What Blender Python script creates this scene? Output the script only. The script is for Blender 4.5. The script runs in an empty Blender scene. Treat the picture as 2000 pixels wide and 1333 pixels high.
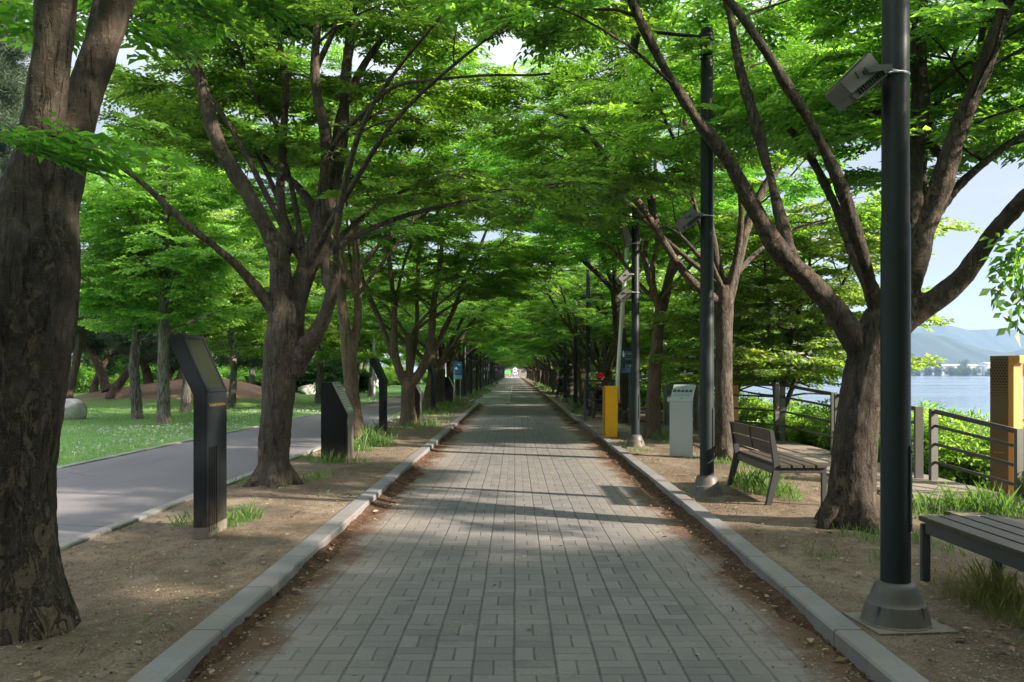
import bpy, bmesh, math, random
import numpy as np
from mathutils import Vector, Matrix

# ------------------------------------------------------------------ basics
S = bpy.context.scene
C = bpy.context.scene.collection
R = math.radians
F_PX, CX, CY, EYE = 1680.0, 1005.0, 728.0, 1.6      # measured from the photograph (2000 px wide)

def at(px, py, Y):
    """a measured point of the photograph at a chosen distance, in metres"""
    return ((px-CX)*Y/F_PX, Y, EYE-(py-CY)*Y/F_PX)

def tag(o, label=None, cat=None, group=None, kind=None):
    if label: o['label'] = label
    if cat: o['category'] = cat
    if group: o['group'] = group
    if kind: o['kind'] = kind
    return o

def thing(name, label, cat, loc=(0, 0, 0), rz=0.0, group=None):
    o = bpy.data.objects.new(name, None)
    C.objects.link(o)
    o.empty_display_size = .2
    o.location = loc
    o.rotation_euler = (0, 0, rz)
    return tag(o, label, cat, group)

def copy_thing(o, loc=None, rz=None, scale=None, label=None, group=None, parent=None):
    c = o.copy()
    C.objects.link(c)
    if parent is not None: c.parent = parent
    if loc is not None: c.location = loc
    if rz is not None: c.rotation_euler = (0, 0, rz)
    if scale is not None: c.scale = (scale, scale, scale) if not hasattr(scale, '__len__') else scale
    if label: c['label'] = label
    if group: c['group'] = group
    for ch in list(o.children):
        copy_thing(ch, parent=c)
    return c

def link_mesh(name, me, mats=None, parent=None):
    o = bpy.data.objects.new(name, me)
    C.objects.link(o)
    if mats is not None:
        for m in (mats if isinstance(mats, (list, tuple)) else [mats]): me.materials.append(m)
    if parent is not None: o.parent = parent
    return o

def obj(name, bm, mats, parent=None, smooth=True, angle=35):
    me = bpy.data.meshes.new(name)
    bmesh.ops.recalc_face_normals(bm, faces=bm.faces)
    bm.to_mesh(me); bm.free()
    if smooth:
        me.polygons.foreach_set('use_smooth', [True]*len(me.polygons))
        try: me.set_sharp_from_angle(angle=R(angle))
        except Exception: pass
    return link_mesh(name, me, mats, parent)

def np_mesh(name, V, F, mats, parent=None, smooth=False, tint=None, midx=None):
    """V (n,3), F (m,k) constant k"""
    me = bpy.data.meshes.new(name)
    V = np.asarray(V, np.float32); F = np.asarray(F, np.int32)
    k = F.shape[1]
    me.vertices.add(len(V)); me.vertices.foreach_set('co', V.ravel())
    me.loops.add(F.size); me.loops.foreach_set('vertex_index', F.ravel())
    me.polygons.add(len(F))
    me.polygons.foreach_set('loop_start', np.arange(0, F.size, k, dtype=np.int32))
    if midx is not None: me.polygons.foreach_set('material_index', np.asarray(midx, np.int32))
    me.polygons.foreach_set('use_smooth', np.full(len(F), smooth))
    me.update(calc_edges=True)
    if tint is not None:
        a = me.attributes.new('tint', 'FLOAT', 'FACE')
        a.data.foreach_set('value', np.asarray(tint, np.float32))
    return link_mesh(name, me, mats, parent)

# ------------------------------------------------------------------ bmesh shapes
def bevel_bm(bm, w, seg=2):
    if w > 0:
        bmesh.ops.bevel(bm, geom=list(bm.edges), offset=w, segments=seg, affect='EDGES', clamp_overlap=True)

def merge(dst, src):
    me = bpy.data.meshes.new('tmp'); src.to_mesh(me); src.free()
    dst.from_mesh(me); bpy.data.meshes.remove(me)

def box(bm, c, s, rot=None, bev=0.0, mat=0):
    b = bmesh.new()
    bmesh.ops.create_cube(b, size=1.0)
    bmesh.ops.scale(b, vec=s, verts=b.verts)
    bevel_bm(b, bev)
    M = Matrix.Translation(c) @ (rot.to_4x4() if rot is not None else Matrix.Identity(4))
    bmesh.ops.transform(b, matrix=M, verts=b.verts)
    for f in b.faces: f.material_index = mat
    merge(bm, b)

def prism(bm, prof, axis, a, b_, bev=0.0, mat=0):
    """closed 2-D profile extruded from a to b_ along axis 'x','y' or 'z'"""
    b = bmesh.new()
    def p3(p, t):
        return {'x': (t, p[0], p[1]), 'y': (p[0], t, p[1]), 'z': (p[0], p[1], t)}[axis]
    v0 = [b.verts.new(p3(p, a)) for p in prof]
    v1 = [b.verts.new(p3(p, b_)) for p in prof]
    n = len(prof)
    b.faces.new(v0); b.faces.new(v1[::-1])
    for i in range(n): b.faces.new((v0[i], v0[(i+1) % n], v1[(i+1) % n], v1[i]))
    bmesh.ops.recalc_face_normals(b, faces=b.faces)
    bevel_bm(b, bev)
    for f in b.faces: f.material_index = mat
    merge(bm, b)

def lathe(bm, prof, c=(0, 0, 0), n=24, mat=0, rot=None):
    b = bmesh.new()
    rings = []
    for r, z in prof:
        if r < 1e-5: rings.append([b.verts.new((0, 0, z))])
        else: rings.append([b.verts.new((r*math.cos(2*math.pi*i/n), r*math.sin(2*math.pi*i/n), z)) for i in range(n)])
    for A, B in zip(rings[:-1], rings[1:]):
        for i in range(n):
            j = (i+1) % n
            if len(A) == 1 and len(B) == 1: continue
            if len(A) == 1: b.faces.new((A[0], B[j], B[i]))
            elif len(B) == 1: b.faces.new((A[i], A[j], B[0]))
            else: b.faces.new((A[i], A[j], B[j], B[i]))
    M = Matrix.Translation(c) @ (rot.to_4x4() if rot is not None else Matrix.Identity(4))
    bmesh.ops.transform(b, matrix=M, verts=b.verts)
    for f in b.faces: f.material_index = mat
    merge(bm, b)

def rod(bm, p0, p1, r, r1=None, n=12, mat=0):
    p0, p1 = Vector(p0), Vector(p1); d = p1-p0; L = d.length
    q = d.to_track_quat('Z', 'Y').to_matrix()
    r1 = r if r1 is None else r1
    lathe(bm, [(0, 0), (r, 0), (r1, L), (0, L)], p0, n, mat, q)

def bar(bm, p0, p1, w, h, bev=0.0, mat=0):
    """rectangular bar from p0 to p1; w across, h in the vertical sense"""
    p0, p1 = Vector(p0), Vector(p1); d = (p1-p0); L = d.length; d.normalize()
    up = Vector((0, 0, 1))
    if abs(d.z) > .95: up = Vector((0, 1, 0))
    s = d.cross(up).normalized(); u = s.cross(d).normalized()
    rot = Matrix((s, d, u)).transposed()
    box(bm, (p0+p1)/2, (w, L, h), rot, bev, mat)

def curve_tube(bm, pts, r, n=8, mat=0):
    V, Fc = tube_np(np.array(pts, float), np.full(len(pts), r), n)
    b = bmesh.new()
    vs = [b.verts.new(v) for v in V]
    for f in Fc: b.faces.new([vs[i] for i in f])
    for f in b.faces: f.material_index = mat
    merge(bm, b)

# ------------------------------------------------------------------ numpy tubes
def tube_np(P, rad, n):
    P = np.asarray(P, float); m = len(P)
    T = np.zeros_like(P); T[1:-1] = P[2:]-P[:-2]; T[0] = P[1]-P[0]; T[-1] = P[-1]-P[-2]
    T /= np.linalg.norm(T, axis=1)[:, None]+1e-9
    ref = np.array([0., 0, 1]) if abs(T[0][2]) < .9 else np.array([1., 0, 0])
    V = np.zeros((m, n, 3))
    ang = np.arange(n)*2*math.pi/n
    ca, sa = np.cos(ang)[:, None], np.sin(ang)[:, None]
    u = np.cross(T[0], ref); u /= np.linalg.norm(u)
    for i in range(m):
        u = u-T[i]*np.dot(u, T[i]); u /= np.linalg.norm(u)+1e-9
        w = np.cross(T[i], u)
        V[i] = P[i]+rad[i]*(ca*u+sa*w)
    idx = np.arange(m*n).reshape(m, n)
    a = idx[:-1]; b = idx[1:]
    Fq = np.stack([a, np.roll(a, -1, 1), np.roll(b, -1, 1), b], -1).reshape(-1, 4)
    return V.reshape(-1, 3), Fq

def resample(P, step):
    P = np.asarray(P, float)
    d = np.r_[0, np.cumsum(np.linalg.norm(np.diff(P, axis=0), axis=1))]
    n = max(2, int(d[-1]/step)+1)
    s = np.linspace(0, d[-1], n)
    return np.stack([np.interp(s, d, P[:, k]) for k in range(P.shape[1])], 1), s

def smooth_poly(P, step, it=3):
    """resample and relax a hand-measured polyline (x,y,z,r)"""
    Q, s = resample(P, step)
    for _ in range(it):
        Q[1:-1] = .25*Q[:-2]+.5*Q[1:-1]+.25*Q[2:]
    return Q

# ------------------------------------------------------------------ materials
class N:
    """small node-tree writer"""
    def __init__(s, name):
        s.m = bpy.data.materials.new(name); s.m.use_nodes = True
        s.t = s.m.node_tree; s.t.nodes.clear()
        s.out = s.t.nodes.new('ShaderNodeOutputMaterial')
    def n(s, typ, **kw):
        nd = s.t.nodes.new('ShaderNode'+typ)
        for k, v in kw.items(): setattr(nd, k, v)
        return nd
    def set(s, nd, key, v):
        if v is None: return
        if isinstance(v, bpy.types.NodeSocket): s.t.links.new(v, nd.inputs[key])
        else:
            if isinstance(v, tuple) and len(v) == 3 and nd.inputs[key].type == 'RGBA': v = (*v, 1)
            nd.inputs[key].default_value = v
    def coord(s, kind='Object'):
        return s.n('TexCoord').outputs[kind]
    def geo(s): return s.n('NewGeometry').outputs['Position']
    def mapping(s, v, scale=(1, 1, 1), rot=(0, 0, 0), loc=(0, 0, 0)):
        nd = s.n('Mapping'); s.set(nd, 'Vector', v)
        nd.inputs['Scale'].default_value = scale; nd.inputs['Rotation'].default_value = rot; nd.inputs['Location'].default_value = loc
        return nd.outputs[0]
    def noise(s, v, scale, detail=4, rough=.55, dist=0, out='Fac'):
        nd = s.n('TexNoise'); s.set(nd, 'Vector', v)
        nd.inputs['Scale'].default_value = scale; nd.inputs['Detail'].default_value = detail
        nd.inputs['Roughness'].default_value = rough; nd.inputs['Distortion'].default_value = dist
        return nd.outputs[out]
    def voro(s, v, scale, feat='F1', out='Distance', rnd=1):
        nd = s.n('TexVoronoi', feature=feat); s.set(nd, 'Vector', v)
        nd.inputs['Scale'].default_value = scale; nd.inputs['Randomness'].default_value = rnd
        return nd.outputs[out]
    def math(s, op, a, b=None, c=None, clamp=False):
        nd = s.n('Math', operation=op); nd.use_clamp = clamp
        for i, v in enumerate((a, b, c)):
            if v is None: continue
            if isinstance(v, bpy.types.NodeSocket): s.t.links.new(v, nd.inputs[i])
            else: nd.inputs[i].default_value = v
        return nd.outputs[0]
    def ramp(s, f, stops, interp='LINEAR'):
        nd = s.n('ValToRGB'); s.set(nd, 'Fac', f)
        cr = nd.color_ramp; cr.interpolation = interp
        while len(cr.elements) < len(stops): cr.elements.new(.5)
        for e, (p, c) in zip(cr.elements, stops):
            e.position = p
            e.color = (*c, 1) if isinstance(c, tuple) else (c, c, c, 1)
        return nd.outputs[0]
    def mix(s, f, a, b, blend='MIX'):
        nd = s.n('MixRGB', blend_type=blend)
        s.set(nd, 'Fac', f); s.set(nd, 'Color1', a); s.set(nd, 'Color2', b)
        return nd.outputs[0]
    def bump(s, h, strength=.5, dist=.02, prev=None):
        nd = s.n('Bump'); s.set(nd, 'Height', h)
        nd.inputs['Strength'].default_value = strength; nd.inputs['Distance'].default_value = dist
        if prev is not None: s.set(nd, 'Normal', prev)
        return nd.outputs[0]
    def sep(s, v):
        nd = s.n('SeparateXYZ'); s.set(nd, 0, v); return nd.outputs
    def comb(s, x, y, z):
        nd = s.n('CombineXYZ')
        for i, v in enumerate((x, y, z)): s.set(nd, i, v)
        return nd.outputs[0]
    def pbr(s, col, rough=.7, metal=0.0, normal=None, spec=.4, coat=0.0):
        nd = s.n('BsdfPrincipled')
        s.set(nd, 'Base Color', col); s.set(nd, 'Roughness', rough); s.set(nd, 'Metallic', metal)
        s.set(nd, 'Specular IOR Level', spec); s.set(nd, 'Coat Weight', coat)
        if normal is not None: s.set(nd, 'Normal', normal)
        s.t.links.new(nd.outputs[0], s.out.inputs['Surface'])
        return s.m

def mat_leaf(name, lo, mid, hi, trans, rough=.45, tw=.55, gl=.07):
    k = N(name)
    a = k.n('Attribute', attribute_name='tint').outputs['Fac']
    col = k.ramp(a, [(0, lo), (.5, mid), (1, hi)])
    oi = k.n('ObjectInfo').outputs['Random']
    hv = k.n('HueSaturation'); k.set(hv, 'Color', col)
    k.set(hv, 'Hue', k.math('MULTIPLY_ADD', oi, .030, .490)); k.set(hv, 'Value', k.math('MULTIPLY_ADD', oi, .30, .82)); k.set(hv, 'Saturation', .88)
    col = hv.outputs[0]
    tcol = k.mix(1.0, col, trans, 'MULTIPLY')
    d = k.n('BsdfDiffuse'); k.set(d, 'Color', col)
    t = k.n('BsdfTranslucent'); k.set(t, 'Color', tcol)
    g = k.n('BsdfGlossy'); k.set(g, 'Color', (1, 1, 1)); k.set(g, 'Roughness', rough)
    m1 = k.n('MixShader'); k.set(m1, 0, tw); k.set(m1, 1, d.outputs[0]); k.set(m1, 2, t.outputs[0])
    lw = k.n('LayerWeight'); k.set(lw, 'Blend', .5)
    fz = k.math('POWER', lw.outputs['Facing'], 3.0)
    m2 = k.n('MixShader'); k.set(m2, 0, k.math('MULTIPLY_ADD', fz, gl, gl*.35)); k.set(m2, 1, m1.outputs[0]); k.set(m2, 2, g.outputs[0])
    k.t.links.new(m2.outputs[0], k.out.inputs['Surface'])
    return k.m

def mat_bark(name, dark, mid, pale, flake, flake_amt=.5, sx=1.0, low=0.0):
    k = N(name)
    p = k.coord('Object')
    stretch = k.mapping(p, (1, 1, .5))
    n1 = k.noise(stretch, 3.2*sx, 5, .6, .6)
    n2 = k.noise(k.mapping(p, (1, 1, .3)), 26*sx, 5, .7)
    base = k.mix(k.ramp(n1, [(.32, 0.), (.68, 1.)]), dark, mid)
    base = k.mix(k.ramp(n2, [(.48, 0.), (.78, .5)]), base, pale)
    # peeling plates with ragged outlines: warm new bark shows under a dark lip
    rn = k.noise(k.mapping(p, (1, 1, .35)), 1.9*sx, 3, .6, .8)
    if low: rn = k.math('ADD', rn, k.math('MULTIPLY', k.math('SUBTRACT', 2.1, k.sep(p)[2]), low))
    region = k.ramp(rn, [(.60-.16*flake_amt, 0.), (.68-.16*flake_amt, 1.)])
    f1 = k.noise(k.mapping(p, (1, 1, .6)), 9.0*sx, 7, .68, 1.1)
    f2 = k.noise(k.mapping(p, (1, 1, .7)), 17.0*sx, 6, .7, .7)
    pl = k.math('MULTIPLY', k.ramp(f1, [(.515, 0.), (.535, 1.)]), region)
    pl2 = k.math('MULTIPLY', k.ramp(f2, [(.56, 0.), (.575, 1.)]), region)
    lip = k.math('MULTIPLY', k.ramp(f1, [(.490, 0.), (.512, 1.), (.520, 1.), (.530, 0.)]), k.math('MULTIPLY', region, k.ramp(k.noise(p, 5*sx, 3), [(.42, 0.), (.62, 1.)])))
    warm = k.mix(k.noise(p, 35*sx, 4, .7), flake, pale)
    base = k.mix(k.math('MULTIPLY', pl, .55), base, k.mix(.30, warm, mid))
    base = k.mix(k.math('MULTIPLY', pl2, .38), base, k.mix(.5, pale, flake))
    base = k.mix(k.math('MULTIPLY', lip, .42), base, tuple(c*.4 for c in dark))
    # long shallow fissures
    fs = k.noise(k.mapping(p, (9*sx, 9*sx, 1.1*sx)), 1.6, 5, .65, 1.4)
    fmask = k.ramp(fs, [(.30, 1.), (.44, 0.)])
    base = k.mix(k.math('MULTIPLY', fmask, .75), base, tuple(c*.35 for c in dark))
    spk = k.ramp(k.noise(k.mapping(p, (1, 1, .6)), 55*sx, 4, .75), [(.56, 0.), (.68, .55)])
    base = k.mix(spk, base, pale)
    # thin horizontal lenticels
    len_ = k.ramp(k.noise(k.mapping(p, (5, 5, 60)), 3, 2, .5), [(.62, 0.), (.70, .40)])
    base = k.mix(len_, base, pale)
    h = k.math('ADD', k.math('MULTIPLY', n2, .55), k.math('ADD', k.math('MULTIPLY', pl, -.40), k.math('MULTIPLY', lip, .35)))
    h = k.math('ADD', h, k.math('ADD', k.math('MULTIPLY', n1, .6), k.math('MULTIPLY', pl2, .25)))
    h = k.math('ADD', h, k.math('MULTIPLY', fmask, -.7)); h = k.math('ADD', h, k.math('MULTIPLY', spk, .3))
    return k.pbr(base, .88, normal=k.bump(h, 1.0, .034), spec=.2)

def mat_fissured(name, dark, pale, sc=1.0):
    k = N(name)
    p = k.coord('Object')
    w = k.mapping(p, (9*sc, 9*sc, 1.3*sc))
    v = k.noise(w, 2.0, 4, .6, 1.2)
    f = k.noise(k.mapping(p, (30, 30, 6)), 2, 4, .6)
    col = k.mix(k.ramp(v, [(.42, 0.), (.58, 1.)]), dark, pale)
    col = k.mix(k.math('MULTIPLY', f, .5), col, tuple(c*.6 for c in pale))
    return k.pbr(col, .9, normal=k.bump(k.math('ADD', v, k.math('MULTIPLY', f, .3)), .9, .03), spec=.2)

def mat_paint(name, col, rough=.45, metal=0., var=.12, bump=.05, grime=0.0, spec=.45):
    k = N(name)
    p = k.coord('Object')
    n = k.noise(p, 4, 5, .6)
    c = k.mix(k.math('MULTIPLY', n, var*2), col, tuple(min(1, x*(1-var*2.5)) for x in col))
    fine = k.noise(p, 90, 3, .6)
    if grime > 0:
        z = k.sep(p)[2]
        g = k.math('MULTIPLY', k.ramp(z, [(0, 1.), (.35, 0.)]), k.ramp(k.noise(k.mapping(p, (6, 6, 2)), 3, 5, .65), [(.3, 0.), (.6, 1.)]))
        c = k.mix(k.math('MULTIPLY', g, grime), c, (.20, .15, .10))
    r = k.math('ADD', rough-.06, k.math('MULTIPLY', n, .14))
    return k.pbr(c, r, metal, k.bump(fine, bump, .003), spec)

M = {}
M['bark'] = mat_bark('zelkova_bark', (.022, .018, .015), (.056, .045, .037), (.150, .124, .102), (.22, .130, .075), .85)
M['bark_mid'] = mat_bark('grey_zelkova_bark', (.032, .026, .022), (.088, .071, .058), (.19, .160, .132), (.26, .155, .09), .8)
M['bark_near'] = mat_bark('old_zelkova_bark', (.024, .019, .016), (.066, .052, .042), (.190, .158, .128), (.26, .165, .100), .7, .9, .10)
M['bark_pale'] = mat_bark('pale_zelkova_bark', (.085, .062, .046), (.165, .120, .088), (.27, .21, .155), (.33, .19, .10), .55)
M['bark_moss'] = mat_bark('mossy_zelkova_bark', (.05, .042, .025), (.10, .085, .05), (.18, .155, .09), (.22, .16, .09), .7)
M['bark_park'] = mat_fissured('ginkgo_bark', (.050, .045, .042), (.21, .19, .17))
M['bark_pine'] = mat_fissured('pine_bark', (.045, .030, .023), (.14, .095, .075), .8)
M['bark_dogwood'] = mat_fissured('dogwood_bark', (.045, .036, .028), (.10, .085, .07), 1.4)
M['leaf'] = mat_leaf('zelkova_leaf', (.030, .082, .010), (.074, .172, .014), (.150, .280, .026), (2.9, 3.0, 1.25), tw=.64)
M['leaf_park'] = mat_leaf('ginkgo_leaf', (.065, .165, .014), (.155, .30, .03), (.235, .39, .05), (2.3, 2.1, 1.3), tw=.6)
M['leaf_dogwood'] = mat_leaf('dogwood_leaf', (.042, .105, .012), (.105, .215, .022), (.20, .30, .035), (2.8, 2.6, 1.2), tw=.62)
M['bract'] = mat_leaf('dogwood_bract', (.50, .52, .42), (.65, .66, .58), (.75, .75, .70), (1., 1., 1.), .6, .35)
M['leaf_shrub'] = mat_leaf('shrub_leaf', (.08, .19, .014), (.13, .28, .022), (.20, .36, .04), (2.4, 2.3, 1.2), tw=.6)
M['leaf_dark'] = mat_leaf('dark_shrub_leaf', (.018, .055, .010), (.03, .085, .014), (.055, .13, .02), (2., 2., 1.))
M['needle'] = mat_leaf('pine_needle', (.030, .060, .026), (.050, .090, .042), (.085, .130, .070), (1.4, 1.5, 1.2), .5, .3)
M['grass'] = mat_leaf('grass_blade', (.045, .105, .012), (.075, .165, .018), (.14, .22, .04), (2.0, 2.0, 1.0), .5, .45)
M['lawn_blade'] = mat_leaf('lawn_blade', (.10, .20, .04), (.15, .28, .06), (.22, .35, .09), (1.8, 1.8, 1.1), .5, .4)
M['dry_grass'] = mat_leaf('dry_grass_blade', (.10, .13, .02), (.17, .18, .04), (.24, .21, .08), (1.6, 1.6, 1.), .5, .4)
M['clover'] = mat_leaf('clover_flower', (.5, .53, .45), (.65, .67, .6), (.75, .75, .72), (1, 1, 1), .6, .3)
M['litter'] = mat_leaf('dead_leaf', (.10, .055, .025), (.20, .125, .06), (.36, .27, .16), (1, 1, 1), .7, .15)
M['stone_bits'] = mat_leaf('pebble', (.14, .11, .085), (.24, .20, .16), (.38, .34, .29), (1, 1, 1), .8, .02)

def mat_paver():
    k = N('concrete_pavers')
    P = k.geo()
    wob = k.noise(P, 1.1, 3, .5, out='Color')
    wob = k.n('VectorMath', operation='SUBTRACT'); 
    k.set(wob, 0, k.noise(P, 1.3, 3, .5, out='Color')); wob.inputs[1].default_value = (.5, .5, .5)
    sc = k.n('VectorMath', operation='SCALE'); k.set(sc, 0, wob.outputs[0]); sc.inputs['Scale'].default_value = .024
    ad = k.n('VectorMath', operation='ADD'); k.set(ad, 0, P); k.set(ad, 1, sc.outputs[0])
    x, y, z = k.sep(ad.outputs[0])
    B = .2275
    u = k.math('DIVIDE', x, B); v = k.math('DIVIDE', y, B)
    fu = k.math('FLOOR', u); fv = k.math('FLOOR', v)
    du = k.math('SUBTRACT', u, fu); dv = k.math('SUBTRACT', v, fv)
    par = k.math('FLOORED_MODULO', k.math('ADD', fu, fv), 2.0)
    eu = k.math('SUBTRACT', .5, k.math('ABSOLUTE', k.math('SUBTRACT', du, .5)))   # distance to column joint
    ev = k.math('SUBTRACT', .5, k.math('ABSOLUTE', k.math('SUBTRACT', dv, .5)))
    mu = k.math('ABSOLUTE', k.math('SUBTRACT', du, .5)); mv = k.math('ABSOLUTE', k.math('SUBTRACT', dv, .5))
    inner = k.math('ADD', k.math('MULTIPLY', par, mu), k.math('MULTIPLY', k.math('SUBTRACT', 1.0, par), mv))
    inner = k.math('ADD', inner, k.math('MULTIPLY', k.math('SUBTRACT', 1., par), .008))
    col_j = k.ramp(eu, [(.018, 1.), (.040, 0.)])
    row_j = k.ramp(ev, [(.010, .65), (.028, 0.)])
    in_j = k.ramp(inner, [(.012, .9), (.032, 0.)])
    joint = k.math('MAXIMUM', col_j, k.math('MAXIMUM', row_j, in_j))
    brk = k.noise(P, 9, 3, .6)
    joint = k.math('MULTIPLY', joint, k.ramp(brk, [(.25, .45), (.55, 1.)]))
    # one shade per brick
    hu = k.math('FLOOR', k.math('MULTIPLY', du, k.math('ADD', 1.0, par)))
    hv = k.math('FLOOR', k.math('MULTIPLY', dv, k.math('SUBTRACT', 2.0, par)))
    wn = k.n('TexWhiteNoise', noise_dimensions='3D')
    k.set(wn, 'Vector', k.comb(k.math('ADD', fu, k.math('MULTIPLY', hu, .37)), k.math('ADD', fv, k.math('MULTIPLY', hv, .41)), par))
    rnd = wn.outputs['Value']
    big = k.noise(P, .55, 5, .6)
    fine = k.noise(P, 150, 3, .7)
    grit = k.noise(P, 45, 4, .7)
    c = k.mix(rnd, (.102, .099, .109), (.164, .157, .168))
    c = k.mix(k.ramp(big, [(.35, 0.), (.65, .55)]), c, (.185, .174, .170))
    c = k.mix(k.ramp(fine, [(.35, .35), (.6, 0.)]), c, (.07, .07, .072))
    c = k.mix(k.ramp(grit, [(.58, 0.), (.72, .3)]), c, (.32, .29, .26))
    stain = k.ramp(k.noise(P, 2.6, 6, .7, .8), [(.56, 0.), (.70, .45)])
    c = k.mix(stain, c, (.075, .068, .064))
    sand = k.math('MULTIPLY', k.ramp(k.noise(P, 1.7, 5, .7), [(.50, 0.), (.66, .8)]), k.ramp(k.noise(P, 34, 4, .75), [(.46, 0.), (.62, 1.)]))
    c = k.mix(k.math('MULTIPLY', sand, .55), c, (.27, .235, .195))
    joint = k.math('MULTIPLY', joint, k.math('SUBTRACT', 1.0, k.math('MULTIPLY', sand, .8)))
    c = k.mix(k.math('MULTIPLY', joint, .72), c, (.038, .033, .029))
    # soil that has washed against the kerbs, ragged
    px, py, pz = k.sep(P)
    rag = k.math('ADD', k.math('MULTIPLY', k.noise(P, 1.3, 5, .65), .9), k.math('MULTIPLY', k.noise(P, 9, 4, .7), .28))
    dl = k.math('ADD', px, 1.72); dr = k.math('SUBTRACT', 1.90, px)
    d = k.math('MINIMUM', dl, dr)
    soil = k.ramp(k.math('SUBTRACT', k.math('ADD', d, .42), rag), [(.0, 1.), (.07, .75), (.22, 0.)])
    dust = k.ramp(k.math('SUBTRACT', k.math('ADD', d, .10), k.math('MULTIPLY', rag, 1.0)), [(.0, 1.), (.45, 0.)])
    c = k.mix(k.math('MULTIPLY', dust, .35), c, (.24, .205, .17))
    sc_ = k.mix(k.noise(P, 30, 4, .7), (.050, .026, .017), (.135, .075, .048))
    c = k.mix(soil, c, sc_)
    h = k.math('ADD', k.math('MULTIPLY', joint, -1.0), k.math('MULTIPLY', fine, .18))
    h = k.math('ADD', h, k.math('MULTIPLY', rnd, .22))
    h = k.mix(soil, h, k.math('ADD', k.math('MULTIPLY', k.noise(P, 60, 4, .7), .9), .2))
    return k.pbr(c, .82, normal=k.bump(h, .75, .008), spec=.3)
M['paver'] = mat_paver()

def mat_dirt():
    k = N('packed_dirt')
    P = k.geo()
    big = k.noise(P, .8, 5, .6, .4); med = k.noise(P, 7, 5, .65); fine = k.noise(P, 70, 4, .75)
    c = k.mix(k.ramp(big, [(.3, 0.), (.7, 1.)]), (.105, .074, .053), (.190, .150, .114))
    c = k.mix(k.ramp(med, [(.40, 0.), (.66, .8)]), c, (.085, .058, .040))
    c = k.mix(k.ramp(fine, [(.52, 0.), (.68, .75)]), c, (.30, .26, .21))
    c = k.mix(k.ramp(k.voro(P, 55), [(.0, .5), (.25, 0.)]), c, (.33, .29, .24))
    c = k.mix(k.ramp(fine, [(.30, .7), (.42, 0.)]), c, (.045, .032, .024))
    patch = k.noise(k.mapping(P, (1, .45, 1)), 1.5, 6, .7, .6)
    c = k.mix(k.ramp(patch, [(.52, 0.), (.66, .65)]), c, (.26, .215, .165))
    c = k.mix(k.ramp(patch, [(.30, .6), (.44, 0.)]), c, (.060, .040, .028))
    moss = k.ramp(k.noise(P, .9, 4, .6), [(.60, 0.), (.72, .30)])
    c = k.mix(moss, c, (.085, .10, .03))
    h = k.math('ADD', k.math('MULTIPLY', fine, .6), k.math('ADD', med, k.math('MULTIPLY', k.voro(P, 55), -.25)))
    return k.pbr(c, .92, normal=k.bump(h, .9, .02), spec=.15)
M['dirt'] = mat_dirt()

def mat_soil_red():
    k = N('washed_red_soil')
    P = k.geo()
    fine = k.noise(P, 60, 4, .75); med = k.noise(P, 6, 5, .65)
    c = k.mix(k.ramp(med, [(.35, 0.), (.65, 1.)]), (.042, .023, .016), (.100, .058, .040))
    c = k.mix(k.ramp(fine, [(.54, 0.), (.70, .6)]), c, (.19, .14, .105))
    c = k.mix(k.ramp(fine, [(.30, .7), (.42, 0.)]), c, (.025, .015, .011))
    return k.pbr(c, .95, normal=k.bump(k.math('ADD', fine, med), .9, .018), spec=.1)
M['soil_red'] = mat_soil_red()

def mat_asphalt(name, a, b, bump=.4):
    k = N(name)
    P = k.geo()
    big = k.noise(k.mapping(P, (1, .25, 1)), .7, 5, .6); fine = k.noise(P, 160, 3, .7)
    c = k.mix(big, a, b)
    c = k.mix(k.ramp(fine, [(.55, 0.), (.75, .5)]), c, tuple(x*1.9 for x in b))
    dust = k.ramp(k.noise(P, 1.6, 5, .65), [(.55, 0.), (.75, .3)])
    c = k.mix(dust, c, (.20, .17, .15))
    wv = k.mix(.12, P, k.noise(P, 3, 4, .6, out='Color'))
    crk = k.ramp(k.voro(wv, .33, 'DISTANCE_TO_EDGE'), [(.0, .7), (.006, 0.)])
    c = k.mix(k.math('MULTIPLY', crk, k.ramp(k.noise(P, .4, 3), [(.45, 0.), (.55, 1.)])), c, (.04, .035, .035))
    c = k.mix(k.ramp(k.noise(k.mapping(P, (.8, .12, 1)), 1.0, 4, .6), [(.5, 0.), (.62, .28)]), c, tuple(x*.62 for x in a))
    return k.pbr(c, .85, normal=k.bump(fine, bump, .004), spec=.3)
M['asphalt'] = mat_asphalt('purple_grey_asphalt', (.108, .100, .112), (.155, .142, .158))
M['lane'] = mat_asphalt('worn_pale_paving', (.16, .165, .17), (.24, .24, .24))

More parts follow.
